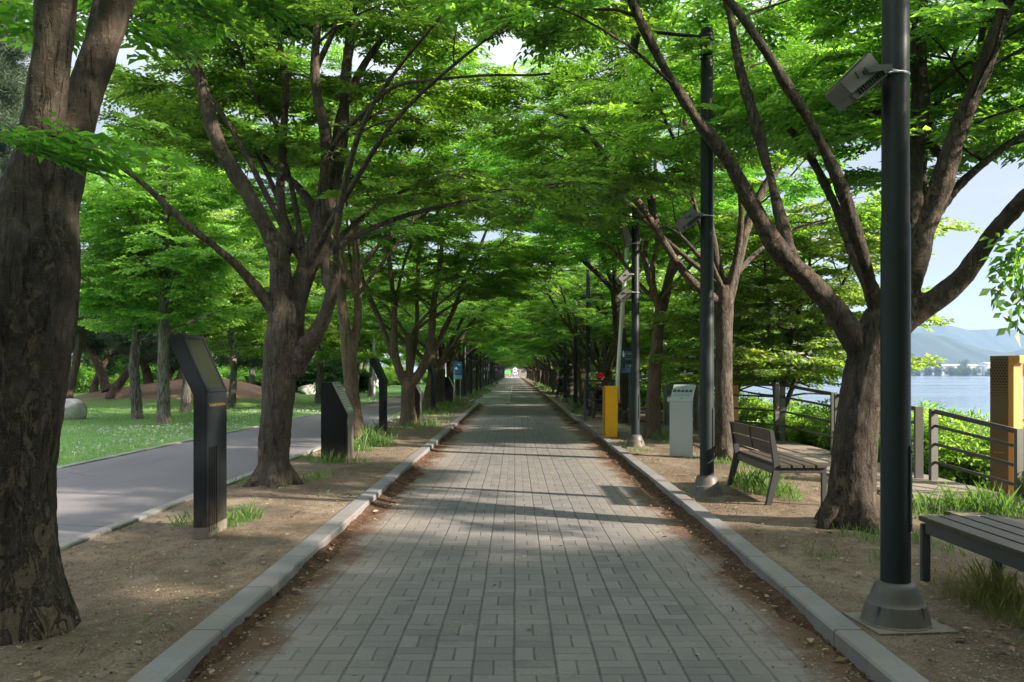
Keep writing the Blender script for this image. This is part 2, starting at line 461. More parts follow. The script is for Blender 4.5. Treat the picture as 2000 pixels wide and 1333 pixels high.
def mat_granite(name, a, b, joint_axis=None, every=1.0):
    k = N(name)
    P = k.geo()
    n = k.noise(P, 90, 3, .7); big = k.noise(P, 2.2, 5, .6)
    c = k.mix(n, a, b)
    c = k.mix(k.ramp(big, [(.42, 0.), (.66, .6)]), c, (.17, .14, .115))
    c = k.mix(k.ramp(k.noise(P, 9, 5, .7), [(.56, 0.), (.68, .5)]), c, (.09, .085, .075))
    h = n
    if joint_axis is not None:
        y = k.sep(P)[joint_axis]
        fr = k.math('FRACT', k.math('DIVIDE', y, every))
        e = k.math('ABSOLUTE', k.math('SUBTRACT', fr, .5))
        j = k.ramp(k.math('ADD', e, k.math('MULTIPLY', k.noise(P, 25, 3), .004)), [(.4905, 0.), (.4955, 1.)])
        c = k.mix(k.math('MULTIPLY', j, .8), c, (.04, .035, .03))
        idn = k.n('TexWhiteNoise', noise_dimensions='1D'); k.set(idn, 'W', k.math('FLOOR', k.math('ADD', k.math('DIVIDE', y, every), .5)))
        c = k.mix(k.math('MULTIPLY', idn.outputs['Value'], .35), c, tuple(x*.62 for x in a))
        h = k.math('SUBTRACT', k.math('MULTIPLY', n, .3), j)
    return k.pbr(c, .75, normal=k.bump(h, .5, .006), spec=.35)
M['kerb'] = mat_granite('granite_kerb', (.150, .150, .164), (.225, .222, .238), 1, 1.0)
M['kerb_low'] = mat_granite('concrete_edging', (.20, .20, .20), (.28, .28, .275), 1, 1.0)
M['concrete'] = mat_granite('cast_concrete', (.13, .115, .10), (.19, .17, .145))
M['rock'] = mat_granite('boulder_stone', (.42, .42, .43), (.68, .68, .67))

def mat_lawn():
    k = N('lawn_soil')
    P = k.geo()
    big = k.noise(P, .35, 5, .6); med = k.noise(P, 5, 4, .7); fine = k.noise(k.mapping(P, (1, .6, 1)), 60, 3, .7)
    c = k.mix(k.ramp(big, [(.35, 0.), (.65, 1.)]), (.14, .26, .085), (.20, .33, .13))
    c = k.mix(k.math('MULTIPLY', med, .5), c, (.065, .135, .035))
    c = k.mix(k.ramp(fine, [(.5, 0.), (.75, .6)]), c, (.13, .21, .06))
    return k.pbr(c, .95, normal=k.bump(k.math('ADD', fine, med), .9, .03), spec=.1)
M['lawn'] = mat_lawn()

def mat_mound():
    k = N('bare_earth')
    P = k.geo()
    big = k.noise(P, .5, 5, .6); fine = k.noise(P, 22, 4, .7)
    c = k.mix(big, (.18, .108, .076), (.26, .168, .122))
    c = k.mix(k.ramp(fine, [(.35, .5), (.55, 0.)]), c, (.08, .05, .035))
    z = k.sep(P)[2]
    g = k.math('ADD', k.math('MULTIPLY', z, -1.1), k.noise(P, .9, 5, .65))
    c = k.mix(k.ramp(g, [(.02, 0.), (.20, 1.)]), c, (.12, .21, .06))
    return k.pbr(c, .95, normal=k.bump(fine, .7, .05), spec=.1)
M['mound'] = mat_mound()

def mat_bank():
    k = N('bank_soil')
    P = k.geo()
    c = k.mix(k.noise(P, 3, 5, .65), (.045, .07, .018), (.10, .13, .04))
    return k.pbr(c, .95, spec=.1)
M['bank'] = mat_bank()

def mat_water():
    k = N('lake_water')
    P = k.geo()
    w1 = k.noise(k.mapping(P, (.35, 1.6, 1)), 1.4, 3, .55)
    w2 = k.noise(k.mapping(P, (.02, .10, 1)), 1.0, 4, .6)
    w3 = k.noise(k.mapping(P, (.004, .035, 1)), 1.0, 3, .5)
    c = k.mix(w3, (.055, .085, .12), (.07, .105, .145))
    r = k.math('ADD', .10, k.math('MULTIPLY', k.ramp(w3, [(.4, 0.), (.62, 1.)]), .16))
    nb = k.bump(w1, .10, .06); nb = k.bump(w2, .22, .5, nb)
    return k.pbr(c, r, normal=nb, spec=.5)
M['water'] = mat_water()

def mat_deck():
    k = N('deck_boards')
    P = k.geo()
    x, y, z = k.sep(P)
    f = k.math('DIVIDE', y, .145)
    fr = k.math('ABSOLUTE', k.math('SUBTRACT', k.math('FRACT', f), .5))
    gap = k.ramp(fr, [(.455, 0.), (.485, 1.)])
    wn = k.n('TexWhiteNoise', noise_dimensions='1D'); k.set(wn, 'W', k.math('FLOOR', f))
    grain = k.noise(k.mapping(P, (3, 45, 45)), 2, 4, .65)
    c = k.mix(wn.outputs['Value'], (.175, .145, .125), (.27, .235, .205))
    c = k.mix(k.math('MULTIPLY', grain, .5), c, (.12, .095, .08))
    c = k.mix(k.math('MULTIPLY', gap, .9), c, (.02, .018, .016))
    return k.pbr(c, .8, normal=k.bump(k.math('SUBTRACT', k.math('MULTIPLY', grain, .3), gap), .6, .008), spec=.3)
M['deck'] = mat_deck()

def mat_plank(name, a, b, axis_scale=(40, 3, 40)):
    k = N(name)
    p = k.coord('Object')
    g = k.noise(k.mapping(p, axis_scale), 2, 5, .65); n = k.noise(p, 5, 4, .6)
    c = k.mix(g, a, b); c = k.mix(k.math('MULTIPLY', n, .4), c, tuple(x*.6 for x in a))
    return k.pbr(c, k.math('ADD', .42, k.math('MULTIPLY', g, .25)), normal=k.bump(g, .35, .004), spec=.4)
M['plank'] = mat_plank('stained_plank', (.030, .024, .022), (.085, .066, .056))
M['pole'] = mat_paint('slate_grey_paint', (.015, .021, .024), .44, 0., .15, .03, 0., .22)
M['pole_base'] = mat_paint('cast_base_paint', (.070, .070, .076), .48, 0., .2, .05, .4, .3)
M['metal_dark'] = mat_paint('dark_grey_metal', (.045, .047, .050), .45, 0., .15, .05)
M['rail'] = mat_paint('bronze_grey_metal', (.075, .072, .066), .42, .2, .15, .04)
M['rail_pale'] = mat_paint('pale_grey_metal', (.115, .115, .108), .42, .2, .12, .04)
M['black'] = mat_paint('black_coated_panel', (.005, .006, .007), .35, 0., .2, .02, .40, .25)
M['charcoal'] = mat_paint('charcoal_coated_panel', (.008, .010, .014), .45, 0., .15, .03, .35, .25)
M['steel'] = mat_paint('brushed_steel', (.34, .33, .31), .38, .75, .12, .04)
M['screen'] = mat_paint('dark_glass', (.014, .016, .013), .30, 0., .25, .0, 0, .15)
M['text_gold'] = mat_paint('gold_lettering', (.17, .125, .03), .4)
M['lamp_grey'] = mat_paint('cast_aluminium', (.135, .132, .132), .5, 0., .10, .06)
M['lamp_fin'] = mat_paint('dark_fin', (.030, .030, .032), .5)
M['galv'] = mat_paint('galvanised_steel', (.55, .57, .57), .35, .7, .1, .04)
M['glass_lamp'] = mat_paint('lamp_glass', (.10, .11, .12), .08, 0., .1, 0, 0, .6)
M['cable'] = mat_paint('black_rubber', (.012, .012, .012), .55)
M['yellow'] = mat_paint('yellow_enamel', (.95, .50, .008), .38, 0., .06, .02, .35)
M['yellow_dark'] = mat_paint('ochre_enamel', (.42, .20, .02), .45)
M['white_metal'] = mat_paint('white_enamel', (.70, .71, .72), .4, 0., .08, .02)
M['reflect_band'] = mat_paint('orange_end_cap', (.75, .33, .10), .45)
M['panel_blue'] = mat_paint('pale_blue_grey_panel', (.37, .43, .47), .42, 0., .05, .02, .25)
M['panel_plate'] = mat_paint('etched_plate', (.45, .50, .58), .30, .2, .05, .02)
M['ink'] = mat_paint('dark_ink', (.06, .075, .10), .6)
M['ink_pale'] = mat_paint('grey_ink', (.26, .30, .34), .6)
M['navy'] = mat_paint('navy_sign_paint', (.010, .042, .085), .35, 0., .1, .02)
M['ink_white'] = mat_paint('white_print', (.72, .76, .80), .5)
M['ink_red'] = mat_paint('red_print', (.40, .06, .09), .5)
M['orange'] = mat_paint('orange_steel_panel', (.70, .29, .065), .5, 0., .10, .04)
M['corten'] = mat_paint('brown_perforated_steel', (.16, .095, .045), .5, .2, .2, .05)
M['hole'] = mat_paint('perforation_dark', (.016, .012, .008), .8)
M['banner_blue'] = mat_paint('blue_board_print', (.02, .19, .52), .4)
M['banner_pale'] = mat_paint('pale_blue_print', (.20, .50, .80), .4)
M['banner_green'] = mat_paint('lime_print', (.25, .52, .10), .4)
M['banner_red'] = mat_paint('red_board_print', (.50, .09, .06), .4)
M['pole_pale'] = mat_paint('pale_grey_pole', (.36, .40, .44), .45, 0., .1, .04)
M['stone_plate'] = mat_paint('pale_stone_plate', (.40, .44, .44), .35, 0., .1, .04)
M['red_felt'] = mat_paint('red_felt', (.42, .008, .030), .9)
M['cloth_black'] = mat_paint('black_cloth', (.012, .012, .016), .9)
M['cloth_grey'] = mat_paint('grey_cloth', (.05, .05, .055), .9)
M['cloth_beige'] = mat_paint('beige_cloth', (.22, .18, .13), .9)
M['skin'] = mat_paint('skin', (.48, .28, .19), .55)
M['hair'] = mat_paint('black_hair', (.014, .011, .010), .6)
M['mask_white'] = mat_paint('white_mask', (.75, .76, .78), .8)
M['tan_wall'] = mat_paint('tan_render', (.20, .17, .13), .8, 0., .08, .1)
M['white_wall'] = mat_paint('white_render', (.72, .72, .70), .8, 0., .06, .1)
M['grey_roof'] = mat_paint('grey_roof_sheet', (.40, .42, .45), .6)
M['window_glass'] = mat_paint('window_glass', (.05, .07, .09), .1)
M['van_white'] = mat_paint('white_car_paint', (.72, .73, .76), .25)
M['van_blue'] = mat_paint('blue_car_paint', (.05, .08, .32), .25)
M['tyre'] = mat_paint('tyre_rubber', (.015, .015, .015), .8)
M['sign_green'] = mat_paint('green_sign_paint', (.10, .45, .12), .4)
M['sign_teal'] = mat_paint('teal_sign_paint', (.02, .32, .42), .4)

def mat_hill(name, a, b):
    k = N(name)
    P = k.geo()
    n = k.noise(P, .02, 6, .65); f = k.noise(P, .12, 4, .7)
    return k.pbr(k.mix(k.math('MULTIPLY', k.math('ADD', n, f), .5), a, b), .95, spec=.05)
M['hill'] = mat_hill('wooded_slope', (.026, .036, .030), (.045, .058, .046))
M['shore'] = mat_hill('shore_land', (.06, .075, .03), (.11, .12, .05))
M['far_leaf'] = mat_leaf('far_foliage', (.028, .055, .02), (.045, .08, .028), (.07, .11, .04), (1.5, 1.5, 1.2))

# ------------------------------------------------------------------ foliage
def leaf_quad(L, W, fold=.18, droop=.12):
    return np.array([(0, 0, 0), (W/2, L*.42, W*fold), (0, L, -L*droop), (-W/2, L*.42, W*fold)])

def spray_template(seed, n_side=7, L=.46, leafL=.098, leafW=.043, per=6):
    """a flat fan of alternate leaves on side shoots, pointing +Y, facing +Z"""
    r = np.random.RandomState(seed)
    out = []
    def put(p, ang, s, tilt):
        q = leaf_quad(leafL*s, leafW*s, r.uniform(.05, .3), r.uniform(.02, .3))
        ct, st = math.cos(tilt), math.sin(tilt)
        q = q @ np.array([[ct, 0, -st], [0, 1, 0], [st, 0, ct]])      # roll about its own axis
        ca, sa = math.cos(ang), math.sin(ang)
        q = q @ np.array([[ca, sa, 0], [-sa, ca, 0], [0, 0, 1]])
        out.append(q+p)
    shoots = [((0, 0, 0), 0.0, L)]
    for i in range(n_side):
        t = (i+1)/(n_side+.6)
        sd = 1 if i % 2 else -1
        shoots.append(((0, L*t*.86, -L*.10*t*t), -sd*R(r.uniform(38, 62)), L*(.62-.40*t)*r.uniform(.8, 1.2)))
    for (p0, a, ln) in shoots:
        m = max(3, int(per*ln/(L*.42)))
        d = np.array([math.sin(-a), math.cos(a), 0])
        for j in range(m):
            t = (j+.7)/m
            p = np.array(p0)+d*ln*t+np.array([0, 0, -.10*ln*t*t+r.normal(0, .010)])
            sd = 1 if j % 2 else -1
            put(p, a+sd*R(r.uniform(30, 62)) if j < m-1 else a, r.uniform(.72, 1.15), r.normal(0, .38))
    return np.array(out)            # (leaves,4,3)

SPRAY = {
    'zelkova': [spray_template(s) for s in range(5)],
    'fine': [spray_template(s+20, 7, .50, .105, .050, 5) for s in range(4)],
    'ginkgo': [spray_template(s+40, 6, .62, .10, .085, 5) for s in range(4)],
    'dogwood': [spray_template(s+60, 6, .50, .105, .058, 5) for s in range(4)],
    'shrub': [spray_template(s+80, 5, .34, .085, .034, 5) for s in range(4)],
}

def scatter(tmpls, pos, fwd, scale, rng, tiltsd=.25):
    """instances of spray templates -> verts (n*4,3), tint per leaf"""
    pos = np.asarray(pos, float); fwd = np.asarray(fwd, float)
    n = len(pos)
    f = fwd/(np.linalg.norm(fwd, axis=1)[:, None]+1e-9)
    up = np.tile([0., 0, 1], (n, 1))+rng.normal(0, tiltsd, (n, 3))
    x = np.cross(f, up); x /= np.linalg.norm(x, axis=1)[:, None]+1e-9
    z = np.cross(x, f)
    B = np.stack([x, f, z], 1)                         # rows are local axes
    which = rng.randint(0, len(tmpls), n)
    Vs, Ts = [], []
    for k, T in enumerate(tmpls):
        sel = np.where(which == k)[0]
        if len(sel) == 0: continue
        sc = scale[sel] if hasattr(scale, '__len__') else np.full(len(sel), scale)
        V = np.einsum('lvc,ncd->nlvd', T, B[sel]*sc[:, None, None])+pos[sel][:, None, None, :]
        Vs.append(V.reshape(-1, 3))
        t = rng.normal(.48, .22, len(sel))[:, None]+rng.normal(0, .16, (len(sel), T.shape[0]))
        Ts.append(np.clip(t, 0, 1).ravel())
    return np.concatenate(Vs), np.concatenate(Ts)

def quads(nv): return np.arange(nv, dtype=np.int32).reshape(-1, 4)

class Tree:
    def __init__(s, seed):
        s.rng = np.random.RandomState(seed)
        s.solid = []          # thick limbs, fused by remeshing
        s.tubes = []          # (P, rad, sides)
        s.pos, s.fwd = [], []
        s.ga = s.rng.uniform(0, 6.28)
    def limb(s, P, tip=None, step=.18):
        """P (n,4) x,y,z,r"""
        Q = smooth_poly(np.array(P, float), step, 2)
        thick = Q[:, 3] > .042
        k = int(thick.sum())
        if k > 2:
            s.solid.append(Q[:min(len(Q), k+1)])
            if k < len(Q)-1: s.tubes.append((Q[max(0, k-2):, :3], Q[max(0, k-2):, 3], 8))
        else:
            s.tubes.append((Q[:, :3], Q[:, 3], 7))
        return Q
    def extend(s, Q, L, up=.25, out=None, n=7, r1=.012):
        """carry a limb on beyond what was measured"""
        p = np.array(Q[-1][:3], float); d = np.array(Q[-1][:3], float)-np.array(Q[-3][:3], float); d /= np.linalg.norm(d)+1e-9
        r0 = Q[-1][3]; o = []
        for i in range(n):
            d = d+s.rng.normal(0, .10, 3)+np.array([0, 0, up*.10])
            if out is not None: d = d+np.array([out[0], out[1], 0])*.10
            d /= np.linalg.norm(d)
            p = p+d*L/n
            o.append((*p, r0+(r1-r0)*(i+1)/n))
        return [tuple(x) for x in Q]+o
    def grow(s, Q, axis, L2=(1.2, 2.4), every=.40, t0=.3, zmin=3.1, keep=None, dens=1.0, bias=None, flat=.03):
        Pp, arc = resample(Q, .08)
        tot = arc[-1]; a = t0*tot
        rng = s.rng
        while a < tot:
            i = min(len(Pp)-2, int(a/.08)); t = a/tot
            p = Pp[i, :3]; T = Pp[i+1, :3]-Pp[i, :3]; T /= np.linalg.norm(T)+1e-9
            s.ga += 2.4+rng.normal(0, .3)
            h = np.array([math.cos(s.ga), math.sin(s.ga), 0.])
            out = np.array([p[0]-axis[0], p[1]-axis[1], 0.]); out /= np.linalg.norm(out)+1e-6
            h = h+.45*out
            if bias is not None: h = h+np.array([bias[0], bias[1], 0])
            h /= np.linalg.norm(h)+1e-9
            d = .42*T+.85*h+np.array([0, 0, .12]); d /= np.linalg.norm(d)
            L = rng.uniform(*L2)*(1-.45*t)
            s.secondary(p, d, L, Pp[i, 3], zmin, keep, dens, flat)
            a += every*rng.uniform(.65, 1.35)
        d = Pp[-1, :3]-Pp[-3, :3]; d /= np.linalg.norm(d)+1e-9
        s.secondary(Pp[-1, :3], d, .9, .012, zmin, keep, dens, flat)
    def secondary(s, p, d, L, rp, zmin, keep, dens, flat=.03):
        rng = s.rng
        n = 7; pts = [p.copy()]; q = p.copy(); dd = d.copy()
        for i in range(n-1):
            q = q+dd*L/(n-1); pts.append(q.copy())
            dd = dd+rng.normal(0, .12, 3); dd[2] += (flat-dd[2])*.28
            dd /= np.linalg.norm(dd)
        pts = np.array(pts)
        if pts[-1, 2] < zmin-.15: return
        if keep is not None and not keep(pts[-1]): return
        r0 = min(rp*.55, .006+.009*L)
        s.tubes.append((pts, np.linspace(r0, .0035, n), 4))
        a = .18*L; side = 1
        while a < L:
            f = a/L*(n-1); i = min(n-2, int(f)); b = pts[i]+(pts[i+1]-pts[i])*(f-i)
            tdir = pts[i+1]-pts[i]; tdir /= np.linalg.norm(tdir)+1e-9
            hp = np.array([-tdir[1], tdir[0], 0.])*side; side = -side
            d3 = .55*tdir+.8*hp+rng.normal(0, .14, 3); d3[2] = d3[2]*.5+.02
            d3 /= np.linalg.norm(d3)
            L3 = rng.uniform(.30, .80)*(1-.40*a/L)
            e = b+d3*L3; e[2] -= .05*L3
            if e[2] > zmin:
                s.tubes.append((np.array([b, (b+e)/2+[0, 0, .02], e]), np.array([.0045, .0035, .002]), 3))
                for tt in ((.40, .75, 1.05) if rng.rand() < dens else (1.0,)):
                    s.leaf(b+(e-b)*tt*.8, d3+rng.normal(0, .18, 3), keep)
            a += .21*rng.uniform(.7, 1.3)/max(.6, dens)
        s.leaf(pts[-1], dd, keep)
    def leaf(s, p, d, keep=None):
        if keep is not None and not keep(p): return
        d = np.array(d); d[2] = d[2]*.6-.10
        s.pos.append(p); s.fwd.append(d)
    def build(s, root, bark, leafm, kind='zelkova', voxel=.03, scale=(.7, 1.4), disp=.012, bract=0.0, bractm=None):
        # fused trunk and limbs
        Vs, Fs, off = [], [], 0
        for Q in s.solid:
            # rounded ends
            P = np.vstack([Q[:1], Q, Q[-1:]]); P[0, 3] = .002; P[-1, 3] = .002
            P[0, :3] -= (Q[1, :3]-Q[0, :3])*.02; P[-1, :3] += (Q[-1, :3]-Q[-2, :3])*.3
            V, F = tube_np(P[:, :3], P[:, 3], 12)
            Vs.append(V); Fs.append(F+off); off += len(V)
        tmp = np_mesh('tmp', np.concatenate(Vs), np.concatenate(Fs), [])
        rm = tmp.modifiers.new('r', 'REMESH'); rm.mode = 'VOXEL'; rm.voxel_size = voxel
        sm = tmp.modifiers.new('s', 'SMOOTH'); sm.iterations = 5; sm.factor = .5
        for sc_, st in ((.55, disp*3.2), (.16, disp*1.3), (.05, disp*.5)):
            tx = bpy.data.textures.new('c', 'CLOUDS'); tx.noise_scale = sc_; tx.noise_depth = 2
            dm = tmp.modifiers.new('d', 'DISPLACE'); dm.texture = tx; dm.strength = st; dm.mid_level = .5; dm.texture_coords = 'LOCAL'
        dg = bpy.context.evaluated_depsgraph_get(); dg.update()
        me0 = tmp.evaluated_get(dg).to_mesh()
        nv = len(me0.vertices); V0 = np.empty(nv*3, np.float32); me0.vertices.foreach_get('co', V0); V0 = V0.reshape(-1, 3)
        lt = np.empty(len(me0.polygons), np.int32); me0.polygons.foreach_get('loop_total', lt)
        li = np.empty(len(me0.loops), np.int32); me0.loops.foreach_get('vertex_index', li)
        F0 = li.reshape(-1, 4) if (lt == 4).all() else None
        if F0 is None:
            ls = np.empty(len(me0.polygons), np.int32); me0.polygons.foreach_get('loop_start', ls)
            F0 = np.array([[li[a], li[a+1], li[a+2], li[a+min(3, t-1)]] for a, t in zip(ls, lt)])
        tmp.evaluated_get(dg).to_mesh_clear()
        me_t = tmp.data; bpy.data.objects.remove(tmp); bpy.data.meshes.remove(me_t)
        Vs, Fs, off = [V0], [F0], nv
        for P, r, n in s.tubes:
            V, F = tube_np(P, r, n); Vs.append(V); Fs.append(F+off); off += len(V)
        base = np.array(root.location)
        np_mesh('trunk', np.concatenate(Vs)-base, np.concatenate(Fs), [bark], root, True)
        if s.pos:
            n = len(s.pos)
            V, t = scatter(SPRAY[kind], s.pos, s.fwd, s.rng.uniform(*scale, n), s.rng)
            mats = [leafm]; mi = None
            if bract > 0:
                sel = s.rng.rand(n) < bract
                bp = np.array(s.pos)[sel]; bf = np.array(s.fwd)[sel]
                # four pale bracts in a cross, held just above the leaves
                m = len(bp)*3
                c = np.repeat(bp, 3, 0)+s.rng.normal(0, .16, (m, 3))*[1, 1, .3]+[0, 0, .05]
                fr = []
                for q in range(4):
                    a = q*math.pi/2
                    L = leaf_quad(.062, .044, .1, -.1) @ np.array([[math.cos(a), math.sin(a), 0], [-math.sin(a), math.cos(a), 0], [0, 0, 1]])
                    fr.append(L)
                T = [np.array(fr)]
                V2, t2 = scatter(T, c, s.rng.normal(0, 1, (m, 3))*[1, 1, .2], s.rng.uniform(.8, 1.3, m), s.rng, .5)
                mi = np.r_[np.zeros(len(V)//4, np.int32), np.ones(len(V2)//4, np.int32)]
                V = np.concatenate([V, V2]); t = np.r_[t, t2]; mats = [leafm, bractm]
            np_mesh('crown', V-base, quads(len(V)), mats, root, False, t, mi)
        return root

def px_limb(pts, Y, dY=0.0, ay=0.0):
    """measured limb: (px, py, half-width px [, own depth offset]); dY bends it in depth along its length"""
    o = []
    n = len(pts)
    for i, p in enumerate(pts):
        y = Y+ay+dY*i/max(1, n-1)+(p[3] if len(p) > 3 else 0)
        X, _, z = at(p[0], p[1], y)
        o.append((X, y, z, p[2]*.89*y/F_PX))
    return o

def auto_limb(t, start, az, elev, L, r0, n=9, curl=.03, r1=.012):
    """a limb leaving start (x,y,z) at compass az (0 = +X), elev above level"""
    p = np.array(start, float); e = elev; a = az; o = [(*p, r0)]
    for i in range(n):
        e += t.rng.normal(curl, .07); a += t.rng.normal(0, .12)
        d = np.array([math.cos(a)*math.cos(e), math.sin(a)*math.cos(e), math.sin(e)])
        p = p+d*L/n
        o.append((*p, r0+(r1-r0)*((i+1)/n)**.8))
    return o

GZ = .085          # level of the planted strips
def root_flare(t, x, y, r, n=5, rng=None):
    for i in range(n):
        a = i*6.283/n+t.rng.uniform(-.4, .4); L = r*t.rng.uniform(1.15, 1.55)
        t.solid.append(np.array([(x+math.cos(a)*r*.45, y+math.sin(a)*r*.45, GZ+r*1.0, r*.32),
                                 (x+math.cos(a)*r*.85, y+math.sin(a)*r*.85, GZ+r*.30, r*.34),
                                 (x+math.cos(a)*L*1.05, y+math.sin(a)*L*1.05, GZ-.03, r*.16)]))

def zelkova_prototype(seed, name, label, loc, group, fork=1.9, r=.2, lean=0.0):
    """a goblet-shaped street zelkova with its own limbs"""
    x, y = loc
    root = thing(name, label, 'tree', (x, y, GZ), 0, group)
    t = Tree(seed)
    g = t.rng
    t.limb([(x, y, GZ-.15, r*1.5), (x, y, GZ+.25, r*1.08), (x+lean*.4, y+g.normal(0, .03), GZ+fork*.6, r*.92), (x+lean, y, GZ+fork, r*1.05)])
    root_flare(t, x, y, r*1.15)
    for k in range(7):
        az = k*2.4+g.uniform(-.3, .3)
        e = R(g.uniform(54, 72)) if k < 5 else R(g.uniform(28, 42))
        st = (x+lean+math.cos(az)*r*.3, y+math.sin(az)*r*.3, GZ+fork-.25+.1*(k % 3))
        Q = t.limb(auto_limb(t, st, az, e, g.uniform(5.2, 6.6) if k < 5 else g.uniform(3.6, 4.6), r*g.uniform(.38, .52), 10, -.035 if k < 5 else -.01))
        if k < 5:          # a fork higher up
            i = len(Q)//3
            Q2 = t.limb(auto_limb(t, Q[i, :3], az+g.uniform(.5, 1.)*(1 if k % 2 else -1), e-.25, g.uniform(3.2, 4.4), Q[i, 3]*.75, 8, -.03))
            t.grow(Q2, (x, y), (1.0, 2.0), .50, .2, 3.1)
        t.grow(Q, (x, y), (1.2, 2.5), .44, .24, 3.0)
    return root, t

# ------------------------------------------------------------------ the setting
def sheet(name, pts, z, mat):
    bm = bmesh.new()
    bm.faces.new([bm.verts.new((x, y, z)) for x, y in pts])
    bmesh.ops.recalc_face_normals(bm, faces=bm.faces)
    for f in bm.faces:
        if f.normal.z < 0: f.normal_flip()
    me = bpy.data.meshes.new(name); bm.to_mesh(me); bm.free()
    return tag(link_mesh(name, me, mat), kind='structure')

def strip(name, x0, x1, y0, y1, z, mat, amp=.012, step=.25, zlow=-.03):
    """a planted strip: uneven earth with a skirt"""
    nx = max(2, int((x1-x0)/step)+1); ny = max(2, int((y1-y0)/step)+1)
    X, Y = np.meshgrid(np.linspace(x0, x1, nx), np.linspace(y0, y1, ny), indexing='ij')
    r = np.random.RandomState(int(abs(x0)*100)+int(y0))
    Z = z+amp*(np.sin(X*2.1+np.sin(Y*.7)*2)+np.sin(Y*1.3+X)*.8+r.normal(0, .35, X.shape))
    Z[0, :] = z; Z[-1, :] = z
    V = np.stack([X, Y, Z], -1).reshape(-1, 3)
    i = np.arange(nx*ny).reshape(nx, ny)
    F = np.stack([i[:-1, :-1], i[1:, :-1], i[1:, 1:], i[:-1, 1:]], -1).reshape(-1, 4)
    return tag(np_mesh(name, V, F, [mat], None, True), kind='structure')

# one big sheet of land: lawn side, the bed under the paths, and the bank down to the lake
prof = [(-3500, .06), (-60, .06), (-7.46, .06), (-7.40, -.05), (6.2, -.05), (7.2, -.10), (8.6, -.9), (10.5, -2.4), (13, -4.2)]
ys = [-80, 0, 60, 150, 300, 520, 900, 3500]
V = np.array([(x, y, z) for x, z in prof for y in ys]); n = len(ys)
F = [(a*n+b, (a+1)*n+b, (a+1)*n+b+1, a*n+b+1) for a in range(len(prof)-1) for b in range(n-1)]
mi = [0 if a < 3 else 1 for a in range(len(prof)-1) for b in range(n-1)]
ground = tag(np_mesh('ground', V, F, [M['lawn'], M['bank']], None, False, None, mi), kind='structure')
sheet('water', [(8, -400), (5200, -400), (5200, 5200), (8, 5200)], -2.6, M['water'])['label'] = 'calm blue lake beyond the railing'
sheet('brick_path', [(-1.74, -6), (2.45, -6), (2.45, 420), (-2.4, 420), (-2.4, 43.4), (-1.74, 43.4)], 0.0, M['paver'])
sheet('bicycle_path', [(-7.30, -6), (-3.98, -6), (-3.98, 300), (-7.30, 300)], .05, M['asphalt'])
sheet('paved_lane', [(-2.25, 44.2), (-.42, 44.2), (-.42, 260), (-2.25, 260)], .006, M['lane'])
strip('dirt_strip', -3.90, -1.84, -6, 43.3, GZ, M['dirt'])
strip('dirt_strip', -3.90, -2.42, 43.4, 330, GZ, M['dirt'], .012, .5)
strip('dirt_strip', 1.98, 4.66, -6, 20.62, GZ, M['dirt'])
strip('dirt_strip', 2.16, 6.6, 26.6, 330, GZ, M['dirt'], .02, .6)

def kerb(name, line, w, z, mat, z0=-.04, step=1.0):
    """line: points along the inner edge; width w to the outside (sign)"""
    bm = bmesh.new()
    ch = .012
    rows = []
    for x, y in line:
        s = 1 if w > 0 else -1
        rows.append([bm.verts.new(p) for p in ((x, y, z0), (x, y, z-ch), (x+s*ch, y, z), (x+w-s*ch, y, z), (x+w, y, z-ch), (x+w, y, z0))])
    for A, B in zip(rows[:-1], rows[1:]):
        for i in range(5): bm.faces.new((A[i], A[i+1], B[i+1], B[i]))
    bm.faces.new(rows[0]); bm.faces.new(rows[-1][::-1])
    return tag(obj(name, bm, mat, None, False), kind='structure')
def line_pts(ctrl, step=1.0, jit=.002, seed=1):
    r = random.Random(seed); o = []
    for (x0, y0), (x1, y1) in zip(ctrl[:-1], ctrl[1:]):
        m = max(1, int((y1-y0)/step))
        for i in range(m): o.append((x0+(x1-x0)*i/m+r.uniform(-jit, jit), y0+(y1-y0)*i/m))
    o.append(ctrl[-1]); return o
kerb('kerb', line_pts([(-1.70, -6), (-1.70, 20), (-1.74, 43.2)]), -.19, .105, M['kerb'])
kerb('kerb', line_pts([(1.79, -6), (1.84, 4), (1.93, 9), (2.0, 20.55)], seed=2), .175, .105, M['kerb'])
kerb('kerb', line_pts([(1.97, 26.8), (2.02, 40), (2.10, 60), (2.30, 113), (2.3, 330)], seed=3), .175, .105, M['kerb'])
kerb('kerb', line_pts([(-3.97, -6), (-3.97, 300)], seed=4, jit=.008), .13, .115, M['kerb_low'])
kerb('kerb', line_pts([(-7.31, -6), (-7.31, 300)], seed=5, jit=.008), -.12, .075, M['kerb_low'])
kerb('kerb', line_pts([(-.42, 44.2), (-.36, 260)], seed=6), .16, .035, M['kerb_low'])
kerb('kerb', [(-2.26, 44.2), (-2.26, 330)], -.14, .11, M['kerb_low'])

